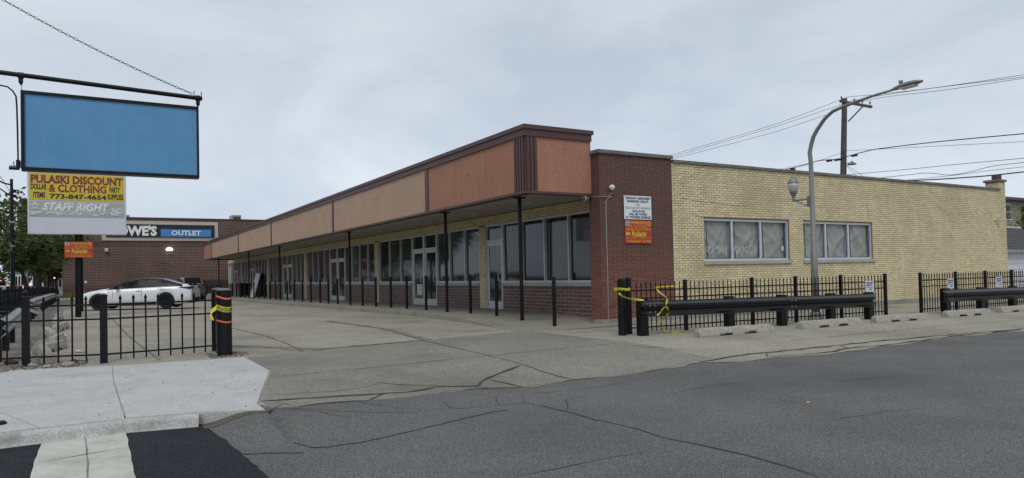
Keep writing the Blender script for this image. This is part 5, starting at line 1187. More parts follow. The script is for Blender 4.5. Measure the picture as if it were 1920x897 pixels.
a = Q(317.6,468,.2); mb = MB(); mb.lathe((a.x, YW-.22, a.z-.12), [(.26,0),(.32,.08),(.22,.26),(.05,.3)], 12); wl_ = thing('wall_lamp', 'lit white wall lamp on the brick store, right of centre below the sign', 'lamp', (a.x, YW-.2, a.z)); mb.build('lens', 'wall_lamp_glow', wl_); MB().box((a.x-.12, YW-.1, a.z-.1), (a.x+.12, YW-.04, a.z+.25)).build('back_plate', 'white_plastic', wl_)
a = Q(199.5,468.5,.2); wl_ = thing('wall_lamp', 'unlit white wall lamp on the brick store, left below the sign', 'lamp', (a.x, YW-.2, a.z)); MB().box((a.x-.14, YW-.35, a.z-.18), (a.x+.14, YW-.05, a.z+.12)).build('housing', 'white_plastic', wl_); MB().box((a.x-.1, YW-.38, a.z-.12), (a.x+.1, YW-.352, a.z+.04)).build('lens', 'lamp_glass', wl_)
a = Q(161,529.3); MB().box((a.x-.1, YW-.1, a.z-.12), (a.x+.1, YW-.04, a.z+.12)).build('meter_box', 'white_plastic', st)
a, b = Q(436,407), Q(453,413.5); ac = MB().box((a.x*1.1, YW+8, zt2-.5), (b.x*1.1, YW+10, zt2+1.25)).build('roof_unit', 'galvanised', st)
mb = MB()
for k in range(6): mb.box((a.x*1.1+.1, YW+7.95, zt2+.1+.17*k), (b.x*1.1-.1, YW+8, zt2+.2+.17*k))
mb.build('grille', 'sign_black', ac)
a = Q(239,404.5); MB().box((a.x-.15, YW+3, zt2), (a.x+.15, YW+3.3, zt2+.25)).box((a.x-.3, YW+2.9, zt2+.251), (a.x+.3, YW+3.4, zt2+.55)).build('roof_vent', 'grey_metal', st)
# graffiti ghost on the brick
rd = random.Random(9); mb = MB()
for L in ([(256,484),(262,500),(270,510)],[(290,475),(289,490),(296,496)],[(280,488),(300,489),(312,494)],[(315,492),(330,500),(338,515)],[(318,478),(316,492)],[(262,512),(275,520),(282,514)]):
    mb.tube([Q(x, y, .012) for x, y in L], .035, 4)
mb.build('graffiti_ghost', 'graffiti_ghost', st)
# kerb and weeds at its foot
MB().box((xl-8, YW-1.2, -.5), (xr, YW-1.0, .08)).build('far_kerb', 'concrete_kerb', kind='structure')
rect_sheet('planting_bed', 'grass', xl-8, xr, YW-1.0, YW-.02, .02)
rd = random.Random(12); mb = MB()
for i in range(900):
    x = rd.uniform(xl, xl+5) if i < 600 else rd.uniform(xl-3, xl+18); y = YW-rd.uniform(.1, .9); h = rd.uniform(.15, .6); a = rd.uniform(0, 3); w = rd.uniform(.03, .07)
    mb.add([(x-w*math.cos(a), y-w*math.sin(a), 0), (x+w*math.cos(a), y+w*math.sin(a), 0), (x+rd.uniform(-.1, .1), y+rd.uniform(-.1, .1), h)], [(0,1,2)])
mb.build('weeds', 'leaf_light', kind='stuff')
# low dark rail fence in front of the store, right part
iron_fence([(Q(380+9*k,540).x*.93, 72.5) for k in range(5)], 'distant black railing beside the far end of the shop walkway', H=1.0, sp=.3, posth=1.1, postw=.1, thick=.04)

# leaning boards and bin by the far shops
q = PX(478, 558, 10.6); zb_ = walkz(q.y)
t = thing('leaning_board', 'white door leaf leaning askew against the far shop front', 'board', (10.6, q.y, zb_))
c4 = [PX(469, 561, 10.1), PX(475.5, 561, 10.1), PX(489, 513, 10.75), PX(481, 513, 10.75)]; n_ = (c4[1]-c4[0]).cross(c4[3]-c4[0]).normalized()*.05
mb = MB(); mb.add(c4+[v+n_ for v in c4], [(0,1,2,3),(7,6,5,4),(0,4,5,1),(1,5,6,2),(2,6,7,3),(3,7,4,0)]); mb.build('leaf', 'store_white', t)
m1 = [c4[0]+(c4[3]-c4[0])*f+(c4[1]-c4[0])*g_ for f, g_ in ((.45, .2), (.45, .6), (.62, .9), (.7, .35))]; MB().add([v-n_*.2 for v in m1], [(0,1,2,3)]).build('scuff', 'grey_metal', t)
e4 = [PX(478, 561, 10.8), PX(494, 561.5, 10.8), PX(494, 513, 10.95), PX(488, 512.5, 10.95)]
mb = MB(); mb.add(e4+[v+Vector((.06, 0, 0)) for v in e4], [(0,1,2,3),(7,6,5,4),(0,4,5,1),(1,5,6,2),(2,6,7,3),(3,7,4,0)]); tag(mb.build('dark_panel', 'black_matt'), 'dark tall panel standing beside the leaning white door leaf', 'panel')
q = PX(458, 560, 10.2); zb_ = walkz(q.y); t = thing('rubbish_bin', 'black wheeled rubbish bin on the walkway by the far shops', 'bin', (10.2, q.y, zb_))
mb = MB(); mb.add([(9.95,q.y-.5,zb_+.08),(10.5,q.y-.5,zb_+.08),(10.5,q.y+.5,zb_+.08),(9.95,q.y+.5,zb_+.08),(9.85,q.y-.6,zb_+1),(10.6,q.y-.6,zb_+1),(10.6,q.y+.6,zb_+1),(9.85,q.y+.6,zb_+1)], [(0,3,2,1),(4,5,6,7),(0,1,5,4),(1,2,6,5),(2,3,7,6),(3,0,4,7)]); mb.build('bin_body', 'black_matt', t)
MB().box((9.8, q.y-.65, zb_+1.0), (10.65, q.y+.65, zb_+1.07)).build('lid', 'black_matt', t)
for k in (-.4, .4): MB().tube([(9.95, q.y+k-.03, zb_+.09), (9.95, q.y+k+.03, zb_+.09)], .09, 10).build('wheel', 'tyre', t)

# ================================================================== CARS
def car(name, label, cat, loc, heading, Lc, Wd, top, hood, belt, gh, wheels, paint, roofm=None, detail=True, group=None, glow=False, wr=.34, spoiler=False, rimm='rim', noplate=False):
    """front at u=0, rear at u=Lc. top: roof line points (u,z); hood: body upper line; gh: greenhouse (base front, roof front, roof rear, base rear)"""
    t = thing(name, label, cat, loc, group); HW = Wd/2
    hd = Vector((math.cos(heading), math.sin(heading), 0)); sd_ = Vector((-hd.y, hd.x, 0)); O = Vector(loc)
    def W_(u, v, z): return O+hd*(u-Lc/2)+sd_*v+Vector((0,0,z))
    N1 = 64; us = sorted(set([Lc*i/N1 for i in range(N1+1)]+[w+dx for w in wheels for dx in (-wr-.035, -wr-.034, wr+.034, wr+.035)]))
    mb = MB(); rings = []
    for u in us:
        e = min(u, Lc-u); tf = min(1, e/.55); kf = 1-.22*(1-tf)**2 if u < Lc/2 else 1-.14*(1-tf)**2
        hw = HW*kf; zt = lerp_list(hood, u); zb = lerp_list([(0,.22),(.25,.17),(Lc-.3,.19),(Lc,.30)], u); zs = zb
        for w in wheels:
            d = abs(u-w); R = wr+.035
            if d < R: zs = max(zs, wr+math.sqrt(R*R-d*d))
        zm = max(zs+.02, .48); zc = max(zm+.02, lerp_list(belt, u)); zt = max(zt, zc+.0)
        rings.append([(u, hw*.90, zs), (u, hw*.985, zs+.012), (u, hw, zm), (u, hw*.985, (zm+zc)/2), (u, hw*.955, zc), (u, hw*.86, zc+(zt-zc)*.72+.012), (u, hw*.55, zt+.012), (u, 0, zt+.022)])
    vs = []
    for R in rings:
        vs += [W_(u, v, z) for u, v, z in R]+[W_(u, -v, z) for u, v, z in R[-2::-1]]
    k = 15; mb.add(vs, [(i*k+j, i*k+j+1, (i+1)*k+j+1, (i+1)*k+j) for i in range(len(us)-1) for j in range(k-1)])
    for i, fl in ((0, False), (len(us)-1, True)):
        idx = list(range(i*k, i*k+k)); mb.f.append(tuple(idx if fl else idx[::-1])); mb.bv.append(.5)
    body = mb.build('body', paint, t, smooth=False)
    me = body.data; me.polygons.foreach_set('use_smooth', [len(p.vertices) == 4 for p in me.polygons])
    # dark underside and wheel wells
    MB().add([W_(u, v, z) for u in (.35, Lc-.35) for v, z in ((-HW*.82,.2),(HW*.82,.2),(HW*.82,.62),(-HW*.82,.62))], [(0,1,2,3),(7,6,5,4),(0,4,5,1),(1,5,6,2),(2,6,7,3),(3,7,4,0)]).build('underbody', 'black_matt', t)
    # greenhouse
    b0, r0__, r1, b1 = gh; zb0, zb1 = lerp_list(hood, b0), lerp_list(hood, b1)
    cols = []; n_ = 14
    for i in range(n_+1):
        u = b0+(b1-b0)*i/n_; zt = lerp_list(top, u); zc = lerp_list(belt, u)+.02; f = max(0, min(1, (zt-zc)/.35)); rw = HW*(.93-.20*f); zcb = min(zc, zt)
        cols.append([(u, HW*.93, zcb), (u, (HW*.93+rw)/2+.01, (zcb+zt)/2), (u, rw, zt-.045*f), (u, rw*.8, zt-.008), (u, 0, zt+.012)])
    vs = []
    for R in cols: vs += [W_(*p) for p in R]+[W_(p[0], -p[1], p[2]) for p in R[-2::-1]]
    k = 9; mb = MB().add(vs, [(i*k+j, i*k+j+1, (i+1)*k+j+1, (i+1)*k+j) for i in range(n_) for j in range(k-1)]+[tuple(range(k))[::-1], tuple(range(n_*k, n_*k+k))])
    roof = mb.build('roof', roofm or paint, t); roof.data.polygons.foreach_set('use_smooth', [len(p.vertices) == 4 for p in roof.data.polygons])
    # side windows lie on the greenhouse side
    def sidept(u, f, sg, off=.012):
        zt = lerp_list(top, u); zc = min(lerp_list(belt, u)+.02, zt); ff = max(0, min(1, (zt-zc)/.35)); rw = HW*(.93-.20*ff)
        return W_(u, sg*(HW*.93+(rw-HW*.93)*f+off+.012*math.sin(math.pi*f)), zc+(zt-.045*ff-zc)*f)
    spans = gh_windows[name] if name in gh_windows else [(.12, .48), (.52, .85)]
    for sg in (-1, 1):
        for (fa, fb) in spans:
            m_ = 8; vs = []
            for i in range(m_+1):
                u = b0+(b1-b0)*(fa+(fb-fa)*i/m_); 
                for f in (.08, .5, .9): vs.append(sidept(u, f, sg))
            MB().add(vs, [(i*3+j, i*3+j+1, (i+1)*3+j+1, (i+1)*3+j) for i in range(m_) for j in range(2)]).build('window', 'car_glass', t, smooth=True)
    # windscreen and rear window
    for nm, ua, ub in (('windscreen', b0+.06, r0__), ('rear_window', r1, b1-.05)):
        vs = []
        for i in range(5):
            u = ua+(ub-ua)*i/4; zt = lerp_list(top, u); zc = lerp_list(belt, u)+.02; f = max(0, min(1, (zt-zc)/.35)); rw = HW*(.93-.20*f)*.8
            vs += [W_(u+(-.01 if nm == 'windscreen' else .01), v, zt+.012+(.010 if abs(v) < .01 else 0)) for v in (-rw, 0, rw)]
        MB().add(vs, [(i*3+j, i*3+j+1, (i+1)*3+j+1, (i+1)*3+j) for i in range(4) for j in range(2)]).build(nm, 'car_glass', t, smooth=True)
    # wheels
    for w in wheels:
        for sg in (-1, 1):
            c = W_(w, sg*(HW-.13), wr); tm = MB(); ringp = [(-.11, wr*.86), (-.11, wr*.95), (-.07, wr), (.07, wr), (.11, wr*.95), (.112, wr*.80), (.09, wr*.72)]
            n1 = 24; vs = []
            for (o_, r) in ringp:
                for k_ in range(n1):
                    a = 2*math.pi*k_/n1; vs.append(c+sd_*sg*o_+hd*math.cos(a)*r+Vector((0,0,math.sin(a)*r)))
            tm.add(vs, [(i*n1+j, i*n1+(j+1) % n1, (i+1)*n1+(j+1) % n1, (i+1)*n1+j) for i in range(len(ringp)-1) for j in range(n1)]); ty = tm.build('tyre', 'tyre', t, smooth=True)
            rm = MB(); ctr = c+sd_*sg*.075
            vs = [ctr-sd_*sg*.05+hd*math.cos(2*math.pi*j/n1)*wr*.74+Vector((0,0,math.sin(2*math.pi*j/n1)*wr*.74)) for j in range(n1)]; rm.add(vs, [tuple(range(n1))])
            for j in range(10 if detail else 5):
                a = 2*math.pi*j/(10 if detail else 5); d = hd*math.cos(a)+Vector((0,0,math.sin(a))); rm.bar(ctr+d*.05, ctr+d*wr*.72, .045, .025, upd=sd_)
            for j in range(n1):
                a, b = 2*math.pi*j/n1, 2*math.pi*(j+1)/n1; p1 = hd*math.cos(a)+Vector((0,0,math.sin(a))); p2 = hd*math.cos(b)+Vector((0,0,math.sin(b)))
                rm.add([ctr+p1*wr*.70+sd_*sg*.012, ctr+p2*wr*.70+sd_*sg*.012, ctr+p2*wr*.76+sd_*sg*.02, ctr+p1*wr*.76+sd_*sg*.02], [(0,1,2,3)])
            rm.build('rim', rimm, ty)
    # lamps
    zl = lerp_list(hood, Lc-.15)-.16
    for sg in (-1, 1):
        rm_ = MB(); ztl = lerp_list(hood, Lc-.1)-.10
        if detail: rm_.add([W_(Lc-.62, sg*(HW*.975+.012), ztl+.02), W_(Lc-.08, sg*(HW*.90+.012), ztl-.06), W_(Lc+.012, sg*HW*.80, ztl-.07), W_(Lc+.012, sg*HW*.80, ztl+.06), W_(Lc-.10, sg*(HW*.90+.012), ztl+.06), W_(Lc+.014, sg*HW*.45, ztl-.03), W_(Lc+.014, sg*HW*.45, ztl+.05)], [(0,1,4),(1,2,3,4),(2,5,6,3)])
        else: rm_.obox(W_(Lc-.03, sg*HW*.82, ztl+(.25 if name != 'sedan' else 0)), hd*.06, sd_*HW*.09, (0,0,.22 if name != 'sedan' else .08))
        rm_.build('tail_light', 'brake_light' if glow else 'lens_red', t)
        MB().add([W_(.50, sg*(HW*.94+.012), zl-.02), W_(.06, sg*(HW*.80), zl-.17), W_(-.01, sg*HW*.62, zl-.17), W_(.03, sg*HW*.62, zl-.07), W_(.10, sg*(HW*.84), zl-.04)], [(0,1,4),(1,2,3,4)]).build('headlight', 'lens_clear', t)
        mu = b0+.45; mz = lerp_list(belt, mu)+.09; mb = MB(); mb.obox(W_(mu, sg*(HW+.09), mz), hd*.06, sd_*.09, (0,0,.065)); mb.build('mirror', 'black_paint' if detail else paint, t)
    MB().obox(W_(Lc-.03, 0, .36), hd*.05, sd_*HW*.7, (0,0,.12)).build('rear_bumper', 'black_matt', t)
    if not noplate: MB().obox(W_(Lc+.016, 0, zl-.12), hd*.006, sd_*.15, (0,0,.07)).build('licence_plate', 'sign_white', t)
    if detail:
        for u in (lc_doors[name] if name in lc_doors else ()):
            mb = MB(); 
            for sg in (-1, 1): mb.tube([W_(u, sg*HW*.99, .35), W_(u+.02, sg*(HW+.002), .6), W_(u+.03, sg*HW*.957, lerp_list(belt, u))], .006, 4)
            mb.build('door_seam', 'black_matt', t)
        for u in (gh[0]+1.35, gh[0]+2.35):
            for sg in (-1, 1): MB().obox(W_(u, sg*(HW*.985), lerp_list(belt, u)-.10), hd*.10, sd_*.02, (0,0,.014)).build('door_handle', paint, t)
        for sg in (-1, 1): MB().add([W_(wheels[0]+wr+.06, sg*(HW+.004), .30), W_(wheels[1]-wr-.06, sg*(HW+.004), .33), W_(wheels[1]-wr-.04, sg*(HW-.02), .165), W_(wheels[0]+wr+.04, sg*(HW-.02), .165)], [(0,1,2,3)]).build('sill_trim', 'black_matt', t)
    if spoiler:
        zz = lerp_list(hood, Lc-.1); mb = MB(); mb.obox(W_(Lc-.12, 0, zz+.10), hd*.12, sd_*HW*.72, (0,0,.014))
        for sg in (-1, 1): mb.obox(W_(Lc-.15, sg*HW*.5, zz+.05), hd*.05, sd_*.02, (0,0,.05))
        mb.build('spoiler', 'black_paint', t)
        for sg in (-1, 1): MB().tube([W_(Lc-.02, sg*HW*.7, .30), W_(Lc+.03, sg*HW*.7, .30)], .04, 8).build('exhaust', 'rim_bright', t)
    return t
gh_windows = {'sedan': [(.20, .50), (.525, .80)], 'parked_suv': [(.10, .36), (.39, .64), (.67, .92)]}
lc_doors = {'sedan': (1.55, 2.75, 3.55)}
SED_TOP = [(1.30,.93),(1.55,1.03),(1.9,1.21),(2.25,1.36),(2.6,1.43),(3.0,1.445),(3.4,1.41),(3.8,1.30),(4.2,1.16),(4.55,1.06)]
SED_HOOD = [(0,.62),(.15,.72),(.5,.83),(1.0,.92),(1.4,.965),(2.2,.99),(3.6,1.03),(4.3,1.08),(4.7,1.08),(4.88,.98)]
SED_BELT = [(0,.56),(.3,.68),(1.0,.85),(1.5,.90),(2.5,.94),(3.6,.99),(4.3,.98),(4.88,.90)]
hdg = math.radians(-20)
dv = Vector((math.cos(hdg), math.sin(hdg), 0)); nrm = Vector((-dv.y, dv.x, 0))
mid = PZ(249.5, 580.5, .14); cc = mid+nrm*.80+dv*.06; cc.z = .14; SCALE_N = 2.825
car('sedan', 'white sedan with black roof and tinted windows parked behind the left picket fence', 'car', cc, hdg, 4.88*SCALE_N/2.825, 1.85,
    [(u*SCALE_N/2.825, z*.985) for u, z in SED_TOP], [(u*SCALE_N/2.825, z) for u, z in SED_HOOD], [(u*SCALE_N/2.825, z) for u, z in SED_BELT],
    tuple(g*SCALE_N/2.825 for g in (1.30, 2.15, 3.45, 4.50)), [.97*SCALE_N/2.825, (.97+2.825)*SCALE_N/2.825], 'car_white', 'black_paint', spoiler=True, wr=.35)
SUV_TOP = [(.95,1.0),(1.3,1.25),(1.75,1.60),(2.2,1.70),(3.5,1.72),(4.3,1.68),(4.5,1.55),(4.68,1.2)]
SUV_HOOD = [(0,.75),(.2,.95),(1.0,1.05),(4.5,1.10),(4.72,1.05)]
SUV_BELT = [(0,.65),(.3,.85),(1.0,.97),(4.72,1.04)]
pc = PZ(351, 559, .12); print('SUV', pc, 'car', cc, SCALE_N)
sv_ = Vector((pc.x, pc.y, lotz(pc.x, pc.y)))
car('parked_suv', 'grey sport utility vehicle parked with its back to us behind the white car', 'car', (sv_.x+.1, sv_.y+.9, sv_.z), math.radians(-86), 4.72, 1.86, SUV_TOP, SUV_HOOD, SUV_BELT, (.95, 1.75, 4.3, 4.70), [.9, 3.65], 'car_grey', detail=False, rimm='rim_bright')
# traffic on the avenue, seen from behind through the fence gap
AV = lambda x, Y: Vector((PY(x, 530, Y).x, Y, -.13))
VAN_TOP = [(.8,1.1),(1.2,1.5),(1.7,1.85),(2.2,1.95),(4.9,1.95),(5.05,1.85),(5.15,1.3)]; VAN_HOOD = [(0,.8),(.3,1.05),(.9,1.12),(5.2,1.15)]; VAN_BELT = [(0,.7),(.4,.95),(5.2,1.08)]
k1 = AV(3, 96); car('van', 'white van with lit brake lights on the avenue at the left picture edge', 'van', k1, math.radians(-90), 5.2, 2.0, VAN_TOP, VAN_HOOD, VAN_BELT, (.8, 1.6, 4.9, 5.17), [.95, 4.1], 'car_silver', detail=False, glow=True)
p_ = AV(3, 96); tag(MB().box((p_.x-.25, 93.2, 1.84), (p_.x+.25, 93.35, 1.90)).build('brake_lamp_bar', 'brake_light'), 'lit red brake lamp bar high on the white van', 'lamp')
c0_ = AV(34, 112); car('small_car', 'dark car with glowing brake lights on the avenue, right of the white van', 'car', c0_, math.radians(-90), 4.6, 1.8, [(u*.94, z) for u, z in SED_TOP], [(u*.94, z) for u, z in SED_HOOD], [(u*.94, z) for u, z in SED_BELT], (1.22, 2.0, 3.2, 4.2), [.9, 3.6], 'car_dark', detail=False, glow=True)
c0_ = AV(42, 140); car('small_car', 'silver car far down the avenue, between the lamp post and the tree trunks', 'car', c0_, math.radians(-90), 4.6, 1.8, [(u*.94, z) for u, z in SED_TOP], [(u*.94, z) for u, z in SED_HOOD], [(u*.94, z) for u, z in SED_BELT], (1.22, 2.0, 3.2, 4.2), [.9, 3.6], 'car_silver', detail=False, glow=False)

# ================================================================== TREES
def make_tree(name, label, loc, H, cr, trunk_h, seed, leaf='leaf_dark', nleaf=9000, lsz=.16, lean=0, group=None, tr=.22, bare=False):
    rd = random.Random(seed); t = thing(name, label, 'tree', loc, group); O = Vector(loc)
    mb = MB(); tips = []
    def branch(p, d, L_, r, lev):
        pts = [p]; rs = [r]; q = p.copy(); dd = d.copy(); k = 4
        for i in range(k):
            dd = (dd+Vector((rd.uniform(-.22, .22), rd.uniform(-.22, .22), rd.uniform(-.02, .16)))).normalized(); q = q+dd*L_/k; pts.append(q.copy()); rs.append(r*(1-.5*(i+1)/k))
        mb.tube(pts, rs, 7 if lev < 2 else 4, cap=False)
        if lev >= 2: tips.extend(pts[1:])
        if lev < 3:
            for i in range(4 if lev == 0 else 3):
                a = rd.uniform(0, 6.28); s_ = rd.randint(2, k) if lev else rd.randint(3, k); nd = (dd*.75+Vector((math.cos(a), math.sin(a), rd.uniform(-.1, .5)))*rd.uniform(.6, .95)).normalized(); branch(pts[s_], nd, L_*rd.uniform(.50, .66), rs[s_]*.62, lev+1)
    branch(O+Vector((0, 0, -.1)), Vector((lean, 0, 1)).normalized(), min(trunk_h*1.2, H*.40), tr, 0)
    mb.build('trunk', 'bark', t, smooth=True)
    C_ = O+Vector((lean*trunk_h, 0, trunk_h+(H-trunk_h)*.5)); rz = (H-trunk_h)*.55
    cl = []
    for i in range(70):
        th = rd.uniform(0, 6.28); ph = math.acos(rd.uniform(-1, 1)); rr_ = rd.uniform(.35, 1)**.5
        cl.append((C_+Vector((math.cos(th)*math.sin(ph)*cr*rr_, math.sin(th)*math.sin(ph)*cr*rr_, math.cos(ph)*rz*rr_*(1 if math.cos(ph) > 0 else .75))), rd.uniform(.5, 1.15)*cr*.30))
    for p in tips:
        v = p-C_
        if (v.x/cr)**2+(v.y/cr)**2+(v.z/rz)**2 < 1.25: cl.append((p, cr*rd.uniform(.12, .26)))
    lm = MB(); vs = []; fs = []
    for i in range(nleaf):
        c, r = cl[rd.randrange(len(cl))]; d = Vector((rd.gauss(0, 1), rd.gauss(0, 1), rd.gauss(0, .8))).normalized(); p = c+d*r*rd.uniform(.3, 1.0)**.6; s_ = lsz*rd.uniform(.6, 1.5)
        a = Vector((rd.gauss(0, 1), rd.gauss(0, 1), rd.gauss(0, .6))).normalized(); b = a.cross(Vector((rd.gauss(0, 1), rd.gauss(0, 1), rd.gauss(0, 1)))).normalized(); o_ = len(vs)
        vs += [p-a*s_, p+b*s_*.45, p+a*s_, p-b*s_*.45]; fs.append((o_, o_+1, o_+2, o_+3))
    lm.add(vs, fs); lm.build('crown', leaf, t)
    return t
XT = -6.4
def tree_at(px, Y, **k):
    x = PY(px, 525, Y).x; return (x, Y, -.05)
TR = 'street trees along the avenue'
make_tree('street_tree', 'large dark green street tree at far left, its crown cut by the picture edge', tree_at(56, 58), 7.5, 3.4, 2.3, 1, nleaf=16000, group=TR, tr=.19, lean=.02)
make_tree('street_tree', 'street tree with a slightly leaning trunk just behind the foremost left tree', tree_at(66, 68), 8.2, 3.2, 2.4, 2, nleaf=10000, group=TR, lean=-.03)
make_tree('street_tree', 'street tree with a slim dark trunk, third in the row along the avenue', tree_at(73, 79), 8.6, 3.2, 2.5, 3, nleaf=8000, group=TR)
make_tree('street_tree', 'street tree fourth in the row, its trunk left of the thick fifth trunk', tree_at(80, 92), 9.3, 3.4, 2.6, 4, nleaf=7000, group=TR, tr=.24)
make_tree('street_tree', 'street tree fifth in the row, mostly hidden under the pylon cabinet', tree_at(87, 106), 10.0, 3.6, 2.6, 5, nleaf=6000, group=TR, tr=.3, lsz=.2)
make_tree('street_tree', 'light green tree behind the row, showing beside the left edge of the brick store', tree_at(103, 128), 10.5, 3.4, 3.0, 6, leaf='leaf_light', nleaf=6000, lsz=.24, group=TR)
make_tree('street_tree', 'small light green tree low beside the left corner of the brick store', tree_at(108, 112), 7.0, 2.2, 1.8, 7, leaf='leaf_light', nleaf=4000, lsz=.2, group=TR)
make_tree('street_tree', 'young green tree standing between the fence and the brick store corner', (PY(99,525,88).x, 88, -.1), 6.2, 1.8, 2.0, 14, leaf='leaf_dark', nleaf=4000, lsz=.16, group=TR)
# distant wood and low buildings beyond the avenue
rd = random.Random(31); mb = MB(); vs = []; fs = []
for i in range(9000):
    x = rd.uniform(-110, 30); y = 300+rd.uniform(-8, 30); hgt = 9+3*math.sin(x*.11)+2.5*math.sin(x*.31+2)+1.2*math.sin(x*.9)
    z = hgt*rd.uniform(0, 1)**.6; s_ = rd.uniform(.5, 1.3); a = Vector((rd.gauss(0,1), rd.gauss(0,1), rd.gauss(0,.7))).normalized(); b = a.cross(Vector((0,.3,1))).normalized(); p = Vector((x, y, z)); o_ = len(vs)
    vs += [p-a*s_, p+b*s_*.6, p+a*s_, p-b*s_*.6]; fs.append((o_, o_+1, o_+2, o_+3))
mb.add(vs, fs); mb.build('distant_wood', 'leaf_dark', kind='stuff')
for (x0, x1, Y, h, lb, m_) in ((60, 90, 190, 3.6, 'low pale building far down the avenue behind the tree trunks', 'cream_stone'), (96, 116, 150, 3.0, 'low grey building far off left of the brick store corner', 'grey_metal'), (28, 44, 230, 4.5, 'small whitish building far down the avenue beside the lamp post', 'siding_white')):
    xa, xb = PY(x0, 525, Y).x, PY(x1, 525, Y).x; t = thing('distant_building', lb, 'building', (xa, Y, -.4)); MB().box((xa, Y, -.5), (xb, Y+9, h)).build('wall', m_, t); MB().box((xa-.3, Y-.3, h), (xb+.3, Y+9.3, h+.3)).build('roof', 'roofing', t)
    for k in range(3): c = xa+(xb-xa)*(k+.5)/3; MB().box((c-(xb-xa)*.1, Y-.04, .9), (c+(xb-xa)*.1, Y-.001, h-.8)).build('window', 'car_glass', t)
# avenue lamp post, signal and slim poles
Y_ = 55; c = PY(24.2, 530, Y_); tp = PY(21.5, 336, Y_); t = thing('lamp_post', 'tall black avenue lamp post with two arms at the left picture edge', 'lamp post', (c.x, Y_, -.05))
MB().tube([(c.x, Y_, -.05), (c.x-.0, Y_, 3.4), (tp.x, Y_, tp.z)], [.14, .12, .085], 12).build('pole', 'black_paint', t)
for (x, y) in ((23.5, 462), (23, 417)): q = PY(x, y, Y_); MB().tube([(q.x, Y_, q.z-.06), (q.x, Y_, q.z+.06)], .155, 12).build('band', 'galvanised', t)
MB().tube([PY(21.5,347,Y_), PY(8,344,Y_), PY(-14,334,Y_), PY(-40,330,Y_)], .05, 8).build('arm', 'black_paint', t); MB().tube([PY(22,369,Y_), PY(10,361,Y_), PY(-6,350,Y_), PY(-30,338,Y_)], .04, 8).build('arm', 'black_paint', t)
q = PY(-45, 331, Y_); MB().obox(q, (.35,0,0), (0,.14,0), (0,0,.06)).build('lamp_head', 'grey_metal', t)
for y in (359, 368): q = PY(27.5, y, Y_); MB().box((q.x-.12, Y_-.05, q.z-.1), (q.x+.09, Y_+.05, q.z+.1)).build('bracket', 'black_paint', t)
Y_ = 84; t = thing('traffic_signal', 'red traffic signal on a thin mast arm left of the tree trunks', 'traffic light', (PY(52,530,Y_).x, Y_, -.1))
a = PY(4, 501, Y_); b = PY(52, 503, Y_); MB().tube([a, b], .05, 6).build('mast_arm', 'grey_metal', t); MB().tube([(b.x, Y_, -.2), (b.x, Y_, b.z+.1)], .09, 8).build('pole', 'grey_metal', t)
q0, q1 = PY(7.5, 495, Y_), PY(12, 508, Y_); MB().box((q0.x, Y_-.2, q1.z), (q1.x, Y_, q0.z)).build('housing', 'sign_black', t); q = PY(9.6, 498, Y_-.2); MB().lathe((q.x, q.y-.06, q.z-.13), [(.04,0),(.13,.06),(.15,.13),(.13,.2),(.04,.26)], 10).build('red_lens', 'signal_red', t)
Y_ = 88; q = PY(102.3, 521.5, Y_); t = thing('traffic_signal', 'small red pedestrian signal on a post beside the brick store corner', 'traffic light', (q.x, Y_, -.1)); MB().tube([(q.x, Y_, -.2), (q.x, Y_, q.z)], .06, 6).build('pole', 'grey_metal', t)
MB().box((q.x-.17, Y_-.2, q.z-.45), (q.x+.17, Y_, q.z+.22)).build('housing', 'sign_black', t); MB().lathe((q.x, Y_-.24, q.z-.08), [(.02,0),(.06,.03),(.075,.08),(.06,.13),(.02,.15)], 10).build('red_lens', 'signal_red', t)
for (x, ytop, Y_, lb) in ((90, 473, 95, 'slim dark pole rising among the street trees under the pylon cabinet'), (104.5, 470, 118, 'thin distant pole in front of the light green tree')):
    c = PY(x, 525, Y_); z = PY(x, ytop, Y_).z; tag(MB().tube([(c.x, Y_, -.2), (c.x, Y_, z)], .10, 8).build('slim_pole', 'sign_black'), lb, 'pole')
# avenue wires at upper left
tag(MB().tube([PY(-20, 300, 60), PY(14, 352, 95), PY(34, 392, 140), PY(60, 440, 200)], .03, 4).build('overhead_wire', 'wire'), 'thin overhead wire descending behind the avenue lamp post at left', 'wire')

# ================================================================== BEHIND THE RIGHT END: GARAGE AND HOUSE
XG = 36.2; g = lambda x, y: PX(x, y, XG)
yg = 16.9
gz_top = PY(1905, 474, yg).z; t = thing('garage', 'white sided garage with dark shingle roof behind the far end of the yellow wall', 'garage', (XG, yg, 0))
gx0 = PY(1870, 500, yg).x; gx1 = gx0+8
MB().box((gx0, yg, -.2), (gx1, yg+7, gz_top)).build('wall', 'siding_white', t)
k = 0; z = 0.0
while z < gz_top-.2:
    MB().add([(gx0, yg-.03, z), (gx1, yg-.03, z), (gx1, yg-.004, z+.262), (gx0, yg-.004, z+.262), (gx0, yg, z), (gx1, yg, z)], [(0,1,2,3),(4,5,1,0)]).build('siding_board', 'siding_white', t); z += .27
MB().box((gx0-.3, yg-.35, gz_top), (gx1+.3, yg-.2, gz_top+.14)).build('gutter', 'galvanised', t); MB().box((gx0-.3, yg-.2, gz_top+.0), (gx1+.3, yg+.0, gz_top+.06)).build('fascia', 'siding_white', t)
ztr = PY(1905, 428, yg+2.6).z
rf = MB().add([(gx0-.3, yg-.3, gz_top+.15), (gx1+.3, yg-.3, gz_top+.15), (gx1+.3, yg+2.6, ztr), (gx0-.3, yg+2.6, ztr), (gx1+.3, yg+7.3, gz_top+.1), (gx0-.3, yg+7.3, gz_top+.1)], [(0,1,2,3),(3,2,4,5),(0,3,5),(1,4,2)]).build('roof', 'shingle', t)
n_ = 9
